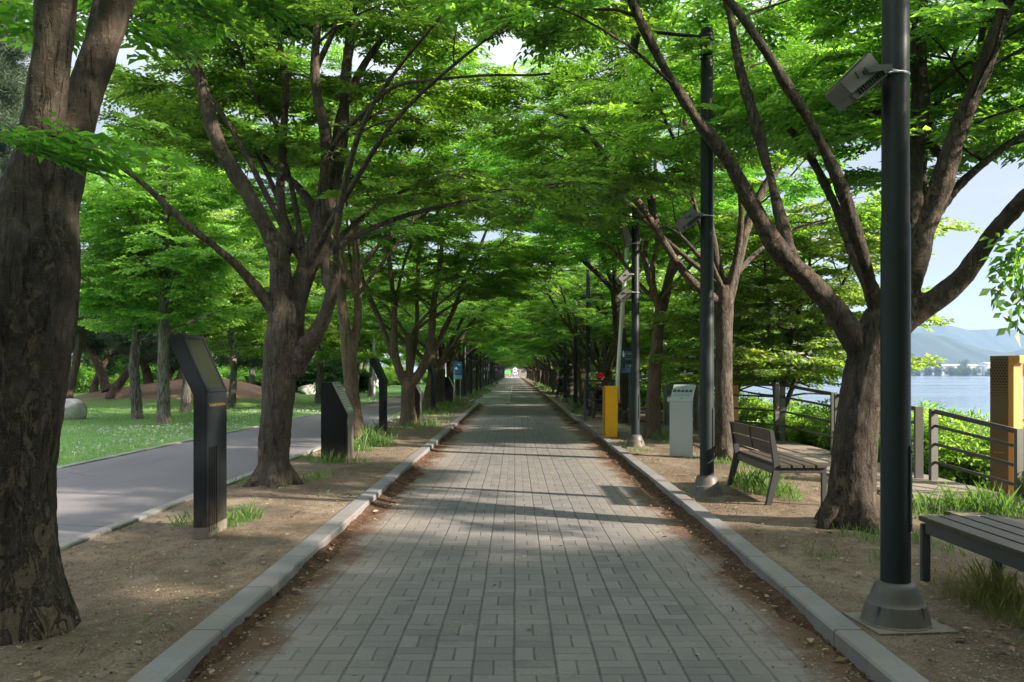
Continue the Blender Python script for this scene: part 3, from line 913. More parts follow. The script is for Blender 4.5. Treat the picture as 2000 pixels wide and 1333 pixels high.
def drift(name, line, side, wide, high, seed):
    """washed-in soil lying against a kerb: a low wedge with a ragged toe"""
    r = np.random.RandomState(seed); L = np.array(line, float)
    ys = np.arange(L[0, 1], L[-1, 1], .06); xs = np.interp(ys, L[:, 1], L[:, 0]); n = len(ys)
    nz_ = lambda k: np.convolve(np.pad(r.normal(0, 1, n), k, 'wrap'), np.hanning(2*k+1)/math.sqrt((np.hanning(2*k+1)**2).sum()), 'same')[k:-k]
    w = wide*np.clip(1+.45*nz_(30)+.22*nz_(6), .25, 2.2); h = high*np.clip(1+.35*nz_(20)+.15*nz_(4), .2, 1.6)
    rows = []
    for f, g in ((0, 1.), (.12, .82), (.3, .5), (.55, .24), (.8, .08), (1., -.06)):
        rows.append(np.stack([xs+side*(w*f+(r.normal(0, .010, n) if f else 0)), ys, h*g+(r.normal(0, .0035, n) if 0 < f < 1 else 0)], -1))
    V = np.concatenate(rows); i = np.arange(6*n).reshape(6, n)
    F = np.stack([i[:-1, :-1], i[1:, :-1], i[1:, 1:], i[:-1, 1:]], -1).reshape(-1, 4)
    if side < 0: F = F[:, ::-1]
    return tag(np_mesh(name, V, F, [M['soil_red']], None, True), kind='structure')
drift('soil_drift', [(-1.705, 2.5), (-1.705, 20), (-1.74, 43)], 1, .16, .046, 41)
drift('soil_drift', [(1.845, 2.5), (1.93, 9), (2.0, 20.5)], -1, .18, .044, 42)
drift('soil_drift', [(1.98, 26.9), (2.1, 60)], -1, .22, .04, 43)

# boardwalk: boards over a frame
bm = bmesh.new()
prism(bm, [(4.62, -5), (5.98, -5), (5.98, 18.9), (4.80, 21.9), (4.36, 24.8), (3.4, 26.56), (2.02, 26.56), (2.02, 20.66), (4.62, 20.66)], 'z', -.06, .118)
tag(obj('boardwalk', bm, M['deck'], None, False), kind='structure')

# mound of bare earth on the lawn
nx = 60
X, Y = np.meshgrid(np.linspace(-1, 1, nx), np.linspace(-1, 1, nx), indexing='ij')
rr = np.sqrt(X**2+Y**2)
H = np.clip(1-rr, 0, 1); H = H*H*(3-2*H)*1.2*(1+.10*np.sin(X*7)+.08*np.sin(Y*9+1))
V = np.stack([-17.0+X*8.6, 45+Y*8.5, .03+H], -1).reshape(-1, 3)
i = np.arange(nx*nx).reshape(nx, nx)
F = np.stack([i[:-1, :-1], i[1:, :-1], i[1:, 1:], i[:-1, 1:]], -1).reshape(-1, 4)
tag(np_mesh('mound', V, F, [M['mound']], None, True), 'low mound of bare brown earth on the lawn', None, None, 'structure')
def mound_z(x, y):
    r = math.hypot((x+17.0)/8.6, (y-45)/8.5); h = max(0, 1-r)
    return max(.06, .03+h*h*(3-2*h)*1.2)

# far shore, hills
def ridge(name, pts, Y0, thick, mat, seed, base=-3, rough=3.0, label=None):
    """a chain of hills: pts = (x, height); built with real depth, slopes falling to both sides"""
    r = np.random.RandomState(seed)
    xs = np.linspace(pts[0][0], pts[-1][0], 160)
    hs = np.interp(xs, [p[0] for p in pts], [p[1] for p in pts])
    kern = np.hanning(9); kern /= kern.sum(); hs = np.convolve(np.pad(hs, 4, 'edge'), kern, 'valid')
    prof = [(-1, 0), (-.75, .14), (-.5, .42), (-.28, .72), (-.1, .95), (0, 1.), (.2, .85), (.6, .35), (1, 0)]
    V = []
    for k, (t, f) in enumerate(prof):
        bumps = r.normal(0, 1, len(xs)); bumps = np.convolve(bumps, np.ones(5)/5, 'same')
        z = base+(hs-base)*f+bumps*rough*(1 if 0 < k < 8 else 0)
        V.append(np.stack([xs, np.full_like(xs, Y0)+t*thick+r.normal(0, thick*.03, len(xs)), z], -1))
    V = np.concatenate(V); n = len(xs); m = len(prof)
    i = np.arange(n*m).reshape(m, n)
    F = np.stack([i[:-1, :-1], i[:-1, 1:], i[1:, 1:], i[1:, :-1]], -1).reshape(-1, 4)
    return tag(np_mesh(name, V, F, [mat], None, True), label, None, None, 'structure')
def hz(px, py, Y): return ((px-CX)*Y/F_PX, EYE-(py-CY)*Y/F_PX)
ridge('hills', [hz(900, 690, 2900), hz(1250, 650, 2900), hz(1500, 665, 2900), hz(1700, 655, 2900), hz(1790, 640, 2900), hz(1835, 629, 2900), hz(1870, 643, 2900), hz(1920, 645, 2900), hz(1945, 641, 2900), hz(2000, 648, 2900), hz(2200, 640, 2900), hz(2600, 690, 2900)], 2900, 500, M['hill'], 5, label='hazy far mountain ridge across the lake')
ridge('hills', [hz(1000, 720, 1900), hz(1400, 690, 1900), hz(1650, 665, 1900), hz(1780, 652, 1900), hz(1835, 654, 1900), hz(1880, 676, 1900), hz(1950, 692, 1900), hz(1985, 686, 1900), hz(2060, 672, 1900), hz(2300, 690, 1900), hz(2700, 722, 1900)], 1900, 380, M['hill'], 8, rough=2., label='nearer hazy wooded hill across the lake')
ridge('shore', [(-400, 1.5), (200, 2.), (900, 2.2), (2600, 1.5)], 1180, 190, M['shore'], 3, base=-4, rough=.3, label='low far shore of the lake')

# the tree belt on the far shore, one mass
rng = np.random.RandomState(11)
pos, sc = [], []
for i in range(230):
    x = rng.uniform(60, 1000); y = 1005+rng.uniform(0, 30)
    h = rng.choice([7, 9, 11, 14, 18], p=[.3, .3, .2, .15, .05])*rng.uniform(.8, 1.2); w = rng.uniform(3.5, 7)
    for j in range(int(60)):
        u = rng.normal(0, 1, 3); u /= np.linalg.norm(u); u *= rng.uniform(.5, 1)
        pos.append((x+u[0]*w*.55, y+u[1]*w*.5, -2.2+h*.5+u[2]*h*.5)); sc.append(rng.uniform(3, 5.5))
V, t = scatter(SPRAY['shrub'], pos, rng.normal(0, 1, (len(pos), 3)), np.array(sc)*3.0, rng, .8)
tag(np_mesh('treeline', V, quads(len(V)), [M['far_leaf']], None, False, t), 'belt of small hazy trees along the far shore', 'treeline', None, 'stuff')

def far_building(label, x, y, z, w, d, h, n_win, cat='building', wall='white_wall'):
    r = thing('long_building', label, cat, (x, y, z))
    bm = bmesh.new(); box(bm, (0, 0, h/2), (w, d, h)); obj('wall', bm, M[wall], r, False)
    bm = bmesh.new(); prism(bm, [(-d/2-.8, h+.02), (d/2+.8, h+.02), (0, h+h*.16)], 'x', -w/2-.8, w/2+.8); obj('roof', bm, M['grey_roof'], r, False)
    for i in range(n_win):
        bm = bmesh.new(); box(bm, (-w/2+w*(i+.5)/n_win, -d/2-.02, h*.5), (w/n_win*.55, .1, h*.28)); obj('window', bm, M['window_glass'], r, False)
    return r
far_building('long low white factory across the lake behind the shore trees', 545, 1075, -2, 62, 30, 12.0, 10)
far_building('small white block at the end of the far lakeside factory', 585, 1060, -2, 13, 18, 14.0, 3)
far_building('short white shed across the lake to the left of the factory', 497, 1080, -2, 26, 20, 11.5, 5)

# ------------------------------------------------------------------ measured trees beside the camera
BK, LF = M['bark'], M['leaf']
# T1: the big old trunk at the left edge
x0, y0, _ = at(22, 1220, 5.1)
t1 = thing('zelkova_tree', 'huge old trunk with peeling bark at the left edge, two thick stems rising', 'tree', (x0, y0, GZ), 0, 'zelkova trees of the left row')
t = Tree(101)
t.limb(px_limb([(14, 1275, 160), (12, 1222, 146), (4, 1140, 120), (-2, 1020, 108), (2, 900, 108), (16, 760, 110), (42, 600, 112), (58, 500, 106), (74, 420, 88), (92, 350, 62), (104, 300, 44)], 5.1))
root_flare(t, x0-.07, 5.1, .29)
A = t.limb(t.extend(np.array(px_limb([(30, 560, 92), (48, 440, 76), (72, 335, 55), (88, 230, 43), (95, 150, 40), (112, 20, 42), (112, -150, 38), (95, -400, 30), (80, -650, 24)], 5.1, -.3)), 2.6, .1))
Bq = t.limb(t.extend(np.array(px_limb([(80, 470, 70), (112, 370, 52), (140, 270, 40), (158, 200, 39), (185, 120, 38), (232, 0, 35), (290, -160, 29), (370, -360, 22), (440, -560, 16)], 5.1, .4)), 2.6, .1))
Cq = t.limb(px_limb([(140, 300, 22), (168, 190, 14), (172, 100, 13), (192, 0, 12), (235, -150, 10), (300, -330, 7)], 5.3, 1.2))
Dq = t.limb(auto_limb(t, (x0+.1, 5.2, 4.4), R(25), R(40), 4.2, .07))
Eq = t.limb(auto_limb(t, (x0-.1, 5.0, 4.8), R(200), R(40), 4.2, .07))
clearT1 = lambda p: p[2] > 3.25 and not (p[1] < 4.2 and p[2] < 3.6) and not (p[0] > -2.7 and p[1] < 9 and p[2] < 1.6+.42*p[1])
for q in (A, Bq, Cq): t.grow(q, (x0, 5.1), (1.2, 2.5), .34, .42, 3.3, clearT1)
for q in (Dq, Eq): t.grow(q, (x0, 5.1), (1.2, 2.4), .36, .2, 3.5, clearT1)
# the low dark spray hanging in front of the fork
for (px, py, Y, dx) in ((10, 262, 4.35, 1), (60, 258, 4.4, 1), (110, 268, 4.4, 1), (150, 262, 4.45, 1), (35, 280, 4.4, 1), (85, 285, 4.4, 1)):
    t.leaf(np.array(at(px-35, py, Y)), np.array([dx, -.15, -.12]))
twig = np.array([at(-60, 262, 4.5), at(30, 262, 4.42), at(120, 268, 4.4), at(165, 280, 4.4)]); t.tubes.append((twig, np.array([.008, .006, .004, .003]), 5))
for (px, py, Y) in ((215, 240, 5.6), (240, 222, 5.7)):
    t.leaf(np.array(at(px-30, py, Y)), np.array([1, .1, -.1]))
t.build(t1, M['bark_near'], LF, voxel=.018, disp=.013)

# T2: the many-stemmed tree behind the first information pillar
x0, y0, _ = at(535, 950, 11.6)
t2 = thing('zelkova_tree', 'stout grey trunk parting into several sinuous dark stems, beside the tilted black pillar', 'tree', (x0, y0, GZ), 0, 'zelkova trees of the left row')
t = Tree(102); Y = 11.6
t.limb(px_limb([(536, 965, 46), (535, 940, 40), (534, 900, 35), (537, 850, 34), (541, 790, 35), (546, 730, 38), (552, 680, 42), (560, 630, 40), (566, 590, 36)], Y))
root_flare(t, x0, Y, .28)
a1 = t.limb(t.extend(np.array(px_limb([(549, 700, 28), (546, 640, 27), (549, 570, 25), (551, 520, 24), (545, 484, 22), (525, 452, 20), (503, 414, 18), (468, 352, 17), (440, 310, 17), (428, 292, 16), (408, 232, 15), (398, 180, 15), (385, 125, 13), (358, 78, 12), (324, 0, 11), (290, -90, 9)], Y, -.9)), 2.2, .1))
a2 = t.limb(t.extend(np.array(px_limb([(556, 500, 15), (558, 470, 13), (556, 435, 11), (544, 385, 10), (549, 340, 10), (554, 280, 10), (555, 225, 10), (560, 165, 9), (551, 105, 8), (535, 48, 7), (515, 0, 7), (500, -80, 6)], Y, .7)), 2., .1))
a3 = t.limb(px_limb([(548, 250, 7), (540, 240, 6), (510, 208, 5), (495, 185, 5), (475, 135, 4.5), (462, 80, 4), (440, 20, 3.5), (415, -40, 3)], Y, .4, .3))
b = t.limb(px_limb([(560, 690, 30), (572, 600, 27), (590, 545, 24), (611, 500, 22), (624, 462, 20), (629, 420, 19), (633, 380, 16)], Y, .2))
b1 = t.limb(t.extend(np.array(px_limb([(630, 410, 16), (634, 345, 14), (641, 285, 13), (637, 250, 13), (622, 215, 12), (613, 155, 11), (615, 100, 10), (620, 55, 9), (628, 0, 9), (640, -80, 8)], Y+.2, -.5)), 2.2, .1))
b2 = t.limb(t.extend(np.array(px_limb([(632, 440, 17), (648, 380, 15), (663, 310, 14), (672, 240, 13), (673, 165, 12), (681, 95, 11), (690, 30, 10), (698, -30, 9), (712, -120, 8)], Y+.2, .8)), 2.2, .1))
b3 = t.limb(t.extend(np.array(px_limb([(678, 200, 9), (690, 165, 8), (705, 135, 7), (722, 108, 7), (765, 57, 6.5), (815, 0, 6), (850, -50, 5)], Y+.7, .6)), 1.6, .1))
b4 = t.limb(px_limb([(617, 135, 8), (624, 117, 7), (634, 98, 6.5), (646, 76, 6), (660, 40, 5), (672, 5, 4.5), (690, -50, 4)], Y, .5))
b5 = t.limb(t.extend(np.array(px_limb([(640, 305, 8), (650, 288, 7), (664, 265, 6.5), (680, 246, 6), (710, 222, 5.5), (728, 205, 5), (744, 182, 5), (770, 167, 4.5), (798, 159, 4), (850, 156, 3.5), (905, 150, 3)], Y+.2, -1.6)), 1.2, -.1))
b6 = t.limb(px_limb([(690, 262, 4), (706, 240, 4), (736, 222, 3.5), (780, 200, 3), (830, 180, 2.5), (890, 165, 2)], Y+.5, 1.5))
f1 = t.limb(px_limb([(622, 440, 14), (612, 408, 12), (596, 380, 10), (578, 360, 9), (560, 345, 6), (525, 340, 4)], Y+.4, 1.0))
f2 = t.limb(t.extend(np.array(px_limb([(618, 415, 10), (600, 385, 9), (584, 364, 8), (560, 345, 7), (545, 330, 7), (508, 302, 6.5), (470, 268, 6), (434, 240, 5), (400, 210, 4)], Y+.5, 1.8)), 1.2, 0))
c = t.limb(px_limb([(572, 730, 24), (588, 692, 22), (609, 665, 20), (625, 640, 18), (636, 618, 16), (645, 588, 15), (652, 560, 14), (656, 535, 12)], Y, -.35))
c1 = t.limb(t.extend(np.array(px_limb([(652, 575, 11), (640, 565, 10), (632, 545, 9.5), (633, 505, 9), (641, 455, 8), (650, 400, 7), (655, 330, 6), (652, 250, 5)], Y-.3, .9)), 1.4, .1))
c2 = t.limb(t.extend(np.array(px_limb([(654, 555, 12), (658, 515, 10), (655, 470, 9), (662, 410, 8), (680, 330, 7), (700, 260, 6), (735, 190, 5), (780, 130, 4)], Y-.3, -1.1)), 1.4, .1))
d = t.limb(px_limb([(545, 630, 16), (530, 605, 13), (518, 582, 12), (500, 560, 11), (470, 527, 10.5), (440, 497, 10), (405, 470, 9.5), (370, 445, 9), (340, 420, 8), (300, 376, 6.5), (260, 340, 6), (222, 318, 5.5), (185, 293, 5), (130, 262, 4), (70, 225, 3)], Y, -1.4))
k2 = lambda p: p[2] > 3.3 and (p[1] > 11.2 or p[2] > 1.6+.40*p[1])
for q in (a1, a2, b1, b2): t.grow(q, (x0, Y), (1.3, 2.7), .40, .40, 3.5, k2)
for q in (a3, b3, b4, b6, c1, c2, f2): t.grow(q, (x0, Y), (.9, 2.0), .40, .35, 3.5, k2)
t.grow(b5, (x0, Y), (.8, 1.6), .40, .45, 3.6, k2)
t.grow(d, (x0, Y), (.8, 1.5), .50, .45, 3.35, k2)
for az, el, L in ((10, 48, 5.2), (-30, 52, 4.6), (50, 50, 4.6), (150, 60, 6.4), (185, 55, 6.2), (120, 66, 6.8)):
    q = t.limb(auto_limb(t, at(600, 530, Y), R(az), R(el), L, .05, 10, -.05)); t.grow(q, (x0, Y), (1.2, 2.4), .42, .4, 3.7, k2)
t.build(t2, M['bark_mid'], LF, voxel=.02, disp=.014)

# T3
x0, y0, _ = at(696, 850, 20.3)
t3 = thing('zelkova_tree', 'slim twin-stemmed tree just behind the black wedge-topped pillar', 'tree', (x0, y0, GZ), 0, 'zelkova trees of the left row')
t = Tree(103); Y = 20.3
t.limb(px_limb([(697, 866, 24), (696, 850, 20), (693, 810, 16), (688, 770, 16), (684, 730, 17), (680, 690, 15), (673, 640, 13), (666, 580, 11), (660, 520, 10), (659, 500, 9)], Y))
root_flare(t, x0, Y, .2)
q1 = t.limb(t.extend(np.array(px_limb([(660, 510, 8), (655, 450, 7), (652, 380, 6), (648, 300, 5)], Y, -.8)), 3, .1))
q2 = t.limb(t.extend(np.array(px_limb([(662, 505, 8), (672, 475, 7), (688, 448, 6.5), (713, 402, 6), (740, 372, 5), (762, 350, 4.5), (790, 310, 4)], Y, .8)), 3, .1))
q3 = t.limb(px_limb([(686, 705, 11), (691, 670, 10), (700, 625, 10), (699, 580, 9), (697, 525, 9), (694, 478, 8), (702, 440, 7)], Y, .6))
q4 = t.limb(t.extend(np.array(px_limb([(698, 530, 6), (706, 518, 5.5), (725, 495, 5), (745, 475, 4.5), (762, 460, 4), (800, 440, 3.5)], Y+.4, 1.2)), 2, .05))
q5 = t.limb(t.extend(np.array(px_limb([(700, 445, 7), (712, 420, 6), (722, 380, 5), (735, 330, 4)], Y+.6, .5)), 3.2, .1))
q6 = t.limb(t.extend(np.array(px_limb([(664, 575, 7), (650, 540, 6), (635, 500, 5), (622, 450, 4)], Y, 1.5)), 3.2, .1))
for q in (q1, q2, q4, q5, q6): t.grow(q, (x0, Y), (1.3, 2.6), .42, .22, 3.0)
for az, el, L in ((5, 50, 5.5), (120, 62, 7), (170, 62, 7.4), (200, 50, 5), (215, 66, 7.2), (290, 55, 5)):
    q = t.limb(auto_limb(t, (x0, Y, 3.4), R(az), R(el), L, .05, 10, -.04)); t.grow(q, (x0, Y), (1.2, 2.5), .42, .3, 3.1)
t.build(t3, M['bark_pale'], LF, voxel=.025, disp=.012)

# T4
x0, y0, _ = at(797, 830, 25)
t4 = thing('zelkova_tree', 'short pale trunk splitting low like a goblet with one sawn-off stub', 'tree', (x0, y0, GZ), 0, 'zelkova trees of the left row')
t = Tree(104); Y = 25
t.limb(px_limb([(798, 842, 24), (797, 826, 19), (797, 790, 15), (797, 760, 16), (798, 738, 16)], Y))
root_flare(t, x0, Y, .24)
g1 = t.limb(t.extend(np.array(px_limb([(792, 752, 11), (778, 722, 10), (770, 690, 9), (769, 650, 8), (771, 605, 7), (764, 540, 6), (755, 470, 5), (740, 400, 4)], Y, -.6)), 2.6, .1))
g2 = t.limb(t.extend(np.array(px_limb([(768, 700, 7), (755, 660, 6), (735, 610, 6), (712, 560, 5), (700, 510, 4)], Y, .8)), 2.6, .1))
t.limb(px_limb([(799, 745, 9), (800, 715, 8), (800, 685, 8), (799, 660, 8.5), (799, 654, 8.5)], Y))
g3 = t.limb(t.extend(np.array(px_limb([(800, 735, 7), (808, 690, 6), (815, 640, 5), (814, 580, 5), (818, 500, 4.5), (824, 420, 4)], Y, .9)), 2.6, .1))
g4 = t.limb(t.extend(np.array(px_limb([(806, 748, 11), (826, 722, 10), (838, 690, 9), (844, 640, 8), (847, 590, 7), (856, 540, 6), (864, 470, 5), (880, 400, 4)], Y, -.3)), 2.6, .1))
g5 = t.limb(t.extend(np.array(px_limb([(842, 700, 7), (862, 655, 6), (885, 610, 5.5), (905, 550, 5), (930, 500, 4)], Y, 1.0)), 2.4, .05))
g6 = t.limb(t.extend(np.array(px_limb([(772, 600, 5), (782, 540, 4.5), (800, 480, 4), (840, 440, 3)], Y, -1.0)), 2.4, .0))
for q in (g1, g2, g3, g4, g5, g6): t.grow(q, (x0, Y), (1.3, 2.7), .42, .3, 3.0)
for az, el, L in ((15, 45, 5.), (140, 50, 4.6), (330, 50, 5)):
    q = t.limb(auto_limb(t, (x0, Y, 2.6), R(az), R(el), L, .05, 10, -.04)); t.grow(q, (x0, Y), (1.2, 2.5), .42, .35, 3.0)
t.build(t4, M['bark_pale'], LF, voxel=.025, disp=.012)

# R1: the dark leaning tree behind the nearest lamp post
x0, y0, _ = at(1667, 1028, 8.5)
r1 = thing('zelkova_tree', 'dark leaning trunk behind the nearest lamp post, one limb arching far left', 'tree', (x0, y0, GZ), 0, 'zelkova trees of the right row')
t = Tree(201); Y = 8.5
t.limb(px_limb([(1667, 1050, 68), (1666, 1020, 58), (1665, 970, 51), (1668, 900, 47), (1676, 830, 46), (1688, 760, 49), (1702, 700, 53), (1718, 655, 54), (1735, 620, 50)], Y))
root_flare(t, x0, Y, .31)
l1 = t.limb(t.extend(np.array(px_limb([(1700, 720, 30), (1668, 660, 28), (1630, 600, 25), (1592, 560, 24), (1555, 525, 23), (1522, 495, 22), (1492, 450, 20), (1472, 405, 19), (1440, 340, 17), (1402, 285, 16), (1365, 240, 14.5), (1330, 190, 13.5), (1297, 135, 12), (1268, 80, 11), (1238, 15, 10), (1205, -70, 9), (1180, -150, 8)], Y, -.6)), 2.0, .0))
l2 = t.limb(t.extend(np.array(px_limb([(1560, 540, 18), (1540, 490, 14), (1520, 410, 13), (1502, 338, 12), (1480, 255, 11), (1462, 190, 11), (1446, 150, 11), (1437, 84, 9.5), (1418, 0, 9), (1408, -80, 8)], Y, .9)), 2.4, .05))
l3 = t.limb(t.extend(np.array(px_limb([(1738, 650, 34), (1768, 560, 26), (1786, 460, 21), (1783, 380, 20), (1784, 304, 20), (1800, 240, 21), (1798, 180, 19), (1791, 100, 18), (1797, 0, 18), (1805, -120, 16), (1795, -260, 12)], Y+.15, .5)), 2.2, .1))
l4 = t.limb(t.extend(np.array(px_limb([(1745, 650, 34), (1778, 550, 26), (1806, 450, 24), (1834, 371, 23), (1857, 297, 22), (1889, 209, 21), (1930, 118, 18), (1967, 0, 17), (2010, -120, 14), (2060, -250, 10)], Y, -.6)), 2.2, .1))
l5 = t.limb(t.extend(np.array(px_limb([(1735, 650, 36), (1778, 612, 30), (1830, 588, 25), (1880, 550, 22), (1914, 497, 20), (1930, 455, 19), (1965, 425, 19), (2005, 385, 18), (2070, 320, 15), (2150, 260, 11)], Y, -.9)), 1.8, .1))
l8 = t.limb(auto_limb(t, at(1800, 470, Y), R(30), R(48), 5.0, .06, 10, -.04)); l9 = t.limb(auto_limb(t, at(1850, 330, Y), R(75), R(40), 4.6, .05, 10, -.03))
for q in (l8, l9): t.grow(q, (x0, Y), (1.2, 2.5), .34, .3, 3.6, lambda p: p[1] > 5.2)
l6 = t.limb(px_limb([(1795, 470, 12), (1805, 400, 11), (1800, 330, 10), (1812, 250, 8), (1850, 150, 6), (1880, 60, 5)], Y+.4, 2.0))
l7 = t.limb(px_limb([(1850, 300, 10), (1895, 210, 9), (1900, 150, 8), (1920, 60, 7), (1930, -40, 6)], Y, 1.3))
k1 = lambda p: p[1] > 4.6 and p[2] > 3.45+max(0, (p[0]-4.3))*.12 and (p[1] > 8.3 or p[2] > 1.6+.42*p[1]) and not (p[1] < 7.2 and 1.2 < p[0] < 3.2 and p[2] < 4.6) and not (p[1] < 10.6 and .9 < p[0] < 2.5 and 4.3 < p[2] < 5.9)
for q in (l1, l2): t.grow(q, (x0, Y), (1.2, 2.5), .38, .38, 3.4, k1)
for q in (l3, l4, l6, l7): t.grow(q, (x0, Y), (1.2, 2.6), .27, .30, 3.55, k1)
t.grow(l5, (x0, Y), (1., 2.2), .32, .5, 3.5, k1)
for az, el, L in ((112, 60, 4.8), (222, 62, 4.8)):
    q = t.limb(auto_limb(t, at(1728, 640, Y), R(az), R(el), L+1.6, .075, 12, -.05)); t.grow(q, (x0, Y), (1.2, 2.5), .42, .5, 3.9, k1)
# leaves hanging into the lake view
for (px, py, Yy) in ((1985, 500, 7.2), (1998, 530, 7.1)):
    t.leaf(np.array(at(px+8, py-22, Yy)), np.array([-.25, -.1, -1.6]))
tw = np.array([at(2035, 352, 7.75), at(2028, 400, 7.5), at(2015, 455, 7.3), at(2003, 505, 7.15), at(1994, 545, 7.1)])
t.tubes.append((tw, np.array([.012, .009, .007, .005, .003]), 6))
for (px, py, Yy, dx) in ((2016, 440, 7.35, -.7), (2012, 470, 7.25, -.8), (2004, 500, 7.15, -.6), (2010, 480, 7.2, .7)):
    t.leaf(np.array(at(px, py, Yy)), np.array([dx, -.1, -.9]))
t.build(r1, BK, LF, voxel=.02, disp=.016)

# R2
x0, y0, _ = at(1415, 893, 15.3)
r2 = thing('zelkova_tree', 'smooth straight trunk between the second lamp post and the bench with a backrest', 'tree', (x0, y0, GZ), 0, 'zelkova trees of the right row')
t = Tree(202); Y = 15.3
t.limb(px_limb([(1416, 908, 29), (1415, 890, 25), (1414, 850, 22), (1414, 790, 21), (1413, 730, 20), (1415, 680, 18), (1415, 630, 19), (1415, 590, 21), (1414, 560, 19)], Y))
root_flare(t, x0, Y, .23)
m1 = t.limb(t.extend(np.array(px_limb([(1420, 590, 16), (1432, 545, 13), (1448, 480, 11), (1462, 430, 10), (1485, 375, 10), (1512, 340, 9), (1530, 300, 8), (1552, 253, 7.5), (1575, 169, 6.5), (1604, 82, 5.5), (1592, 30, 5), (1580, -50, 4)], Y, .5)), 1.6, .1))
m2 = t.limb(t.extend(np.array(px_limb([(1508, 346, 7), (1530, 318, 6.5), (1560, 288, 6), (1600, 238, 5), (1650, 208, 4.5), (1720, 160, 3.5)], Y+.3, .8)), 2, .05))
m3 = t.limb(t.extend(np.array(px_limb([(1406, 590, 13), (1385, 578, 11), (1360, 562, 10), (1334, 528, 9.5), (1310, 498, 9), (1288, 455, 8.5), (1262, 418, 8), (1238, 381, 7.5), (1212, 345, 7), (1187, 311, 6.5), (1160, 276, 6), (1136, 243, 5), (1103, 223, 4), (1049, 213, 3)], Y, -.8)), 1.2, -.1))
m4 = t.limb(t.extend(np.array(px_limb([(1290, 460, 6), (1278, 410, 5.5), (1268, 338, 5), (1264, 270, 5), (1257, 219, 4.5), (1240, 180, 4), (1221, 145, 3.5), (1205, 100, 3), (1195, 50, 2.5)], Y-.3, .6)), 1.8, .05))
m5 = t.limb(px_limb([(1272, 425, 5), (1265, 360, 5), (1246, 320, 4.5), (1224, 287, 4), (1194, 243, 4), (1175, 200, 3), (1160, 150, 2.5)], Y-.2, 1.6))
m6 = t.limb(t.extend(np.array(px_limb([(1412, 570, 12), (1400, 500, 9), (1385, 430, 8), (1378, 370, 7), (1350, 290, 6), (1335, 230, 5), (1322, 150, 4)], Y+.1, .8)), 2.2, .1))
m7 = t.limb(t.extend(np.array(px_limb([(1420, 580, 10), (1440, 500, 8), (1450, 420, 7), (1440, 330, 6), (1452, 250, 5), (1470, 160, 4)], Y, -1.2)), 2.2, .1))
for q in (m1, m2, m6, m7): t.grow(q, (x0, Y), (1.2, 2.6), .40, .38, 3.3)
for q in (m3, m4, m5): t.grow(q, (x0, Y), (1.1, 2.3), .38, .42, 3.5)
for az, el, L in ((165, 50, 5.2), (110, 50, 5.2), (30, 50, 5), (230, 52, 5.)):
    q = t.limb(auto_limb(t, at(1414, 570, Y), R(az), R(el), L+.3, .055, 10, -.04)); t.grow(q, (x0, Y), (1.2, 2.5), .40, .35, 3.5)
t.build(r2, M['bark_mid'], LF, voxel=.02, disp=.012)

# R3 and R4
x0, y0, _ = at(1274, 852, 20)
r3 = thing('zelkova_tree', 'pale sunlit trunk between the third lamp post and the blue-grey information stand', 'tree', (x0, y0, GZ), 0, 'zelkova trees of the right row')
t = Tree(203); Y = 20
t.limb(px_limb([(1275, 866, 25), (1274, 850, 20), (1275, 810, 16.5), (1278, 750, 15), (1281, 690, 14), (1286, 640, 13), (1291, 600, 14)], Y))
root_flare(t, x0, Y, .2)
s1 = t.limb(t.extend(np.array(px_limb([(1294, 605, 11), (1303, 560, 10), (1312, 520, 9), (1322, 480, 7), (1345, 410, 6), (1360, 330, 5)], Y, .6)), 3, .1))
s2 = t.limb(t.extend(np.array(px_limb([(1287, 605, 9), (1276, 570, 8), (1272, 530, 7), (1284, 480, 6), (1290, 420, 5), (1280, 340, 4)], Y, -.6)), 3, .1))
s3 = t.limb(t.extend(np.array(px_limb([(1284, 590, 8), (1265, 540, 7), (1258, 500, 6), (1265, 450, 5), (1240, 380, 4)], Y, .9)), 3, .05))
for q in (s1, s2, s3): t.grow(q, (x0, Y), (1.3, 2.6), .42, .25, 3.0)
for az, el, L in ((180, 50, 5.5), (120, 52, 5), (240, 52, 5), (330, 50, 5), (40, 50, 5)):
    q = t.limb(auto_limb(t, (x0+.1, Y, 3.2), R(az), R(el), L, .055, 10, -.04)); t.grow(q, (x0, Y), (1.2, 2.5), .42, .3, 3.1)
t.build(r3, M['bark_pale'], LF, voxel=.025, disp=.012)

x0, y0, _ = at(1223, 830, 25.2)
r4 = thing('zelkova_tree', 'leaning trunk behind the raised white barrier arm at the boardwalk entrance', 'tree', (x0, y0, GZ), 0, 'zelkova trees of the right row')
t = Tree(204); Y = 25.2
t.limb(px_limb([(1224, 842, 22), (1222, 828, 17), (1220, 780, 15), (1215, 700, 15), (1208, 620, 14), (1204, 560, 13)], Y))
root_flare(t, x0, Y, .24)
for az, el, L in ((180, 50, 6), (110, 58, 6), (250, 55, 6), (330, 55, 6), (40, 50, 6), (150, 68, 6.2)):
    q = t.limb(auto_limb(t, (at(1204, 570, Y)[0], Y, 3.9), R(az), R(el), L, .085, 11, -.04)); t.grow(q, (x0, Y), (1.2, 2.6), .42, .22, 3.1)
t.build(r4, BK, LF, voxel=.025, disp=.012)

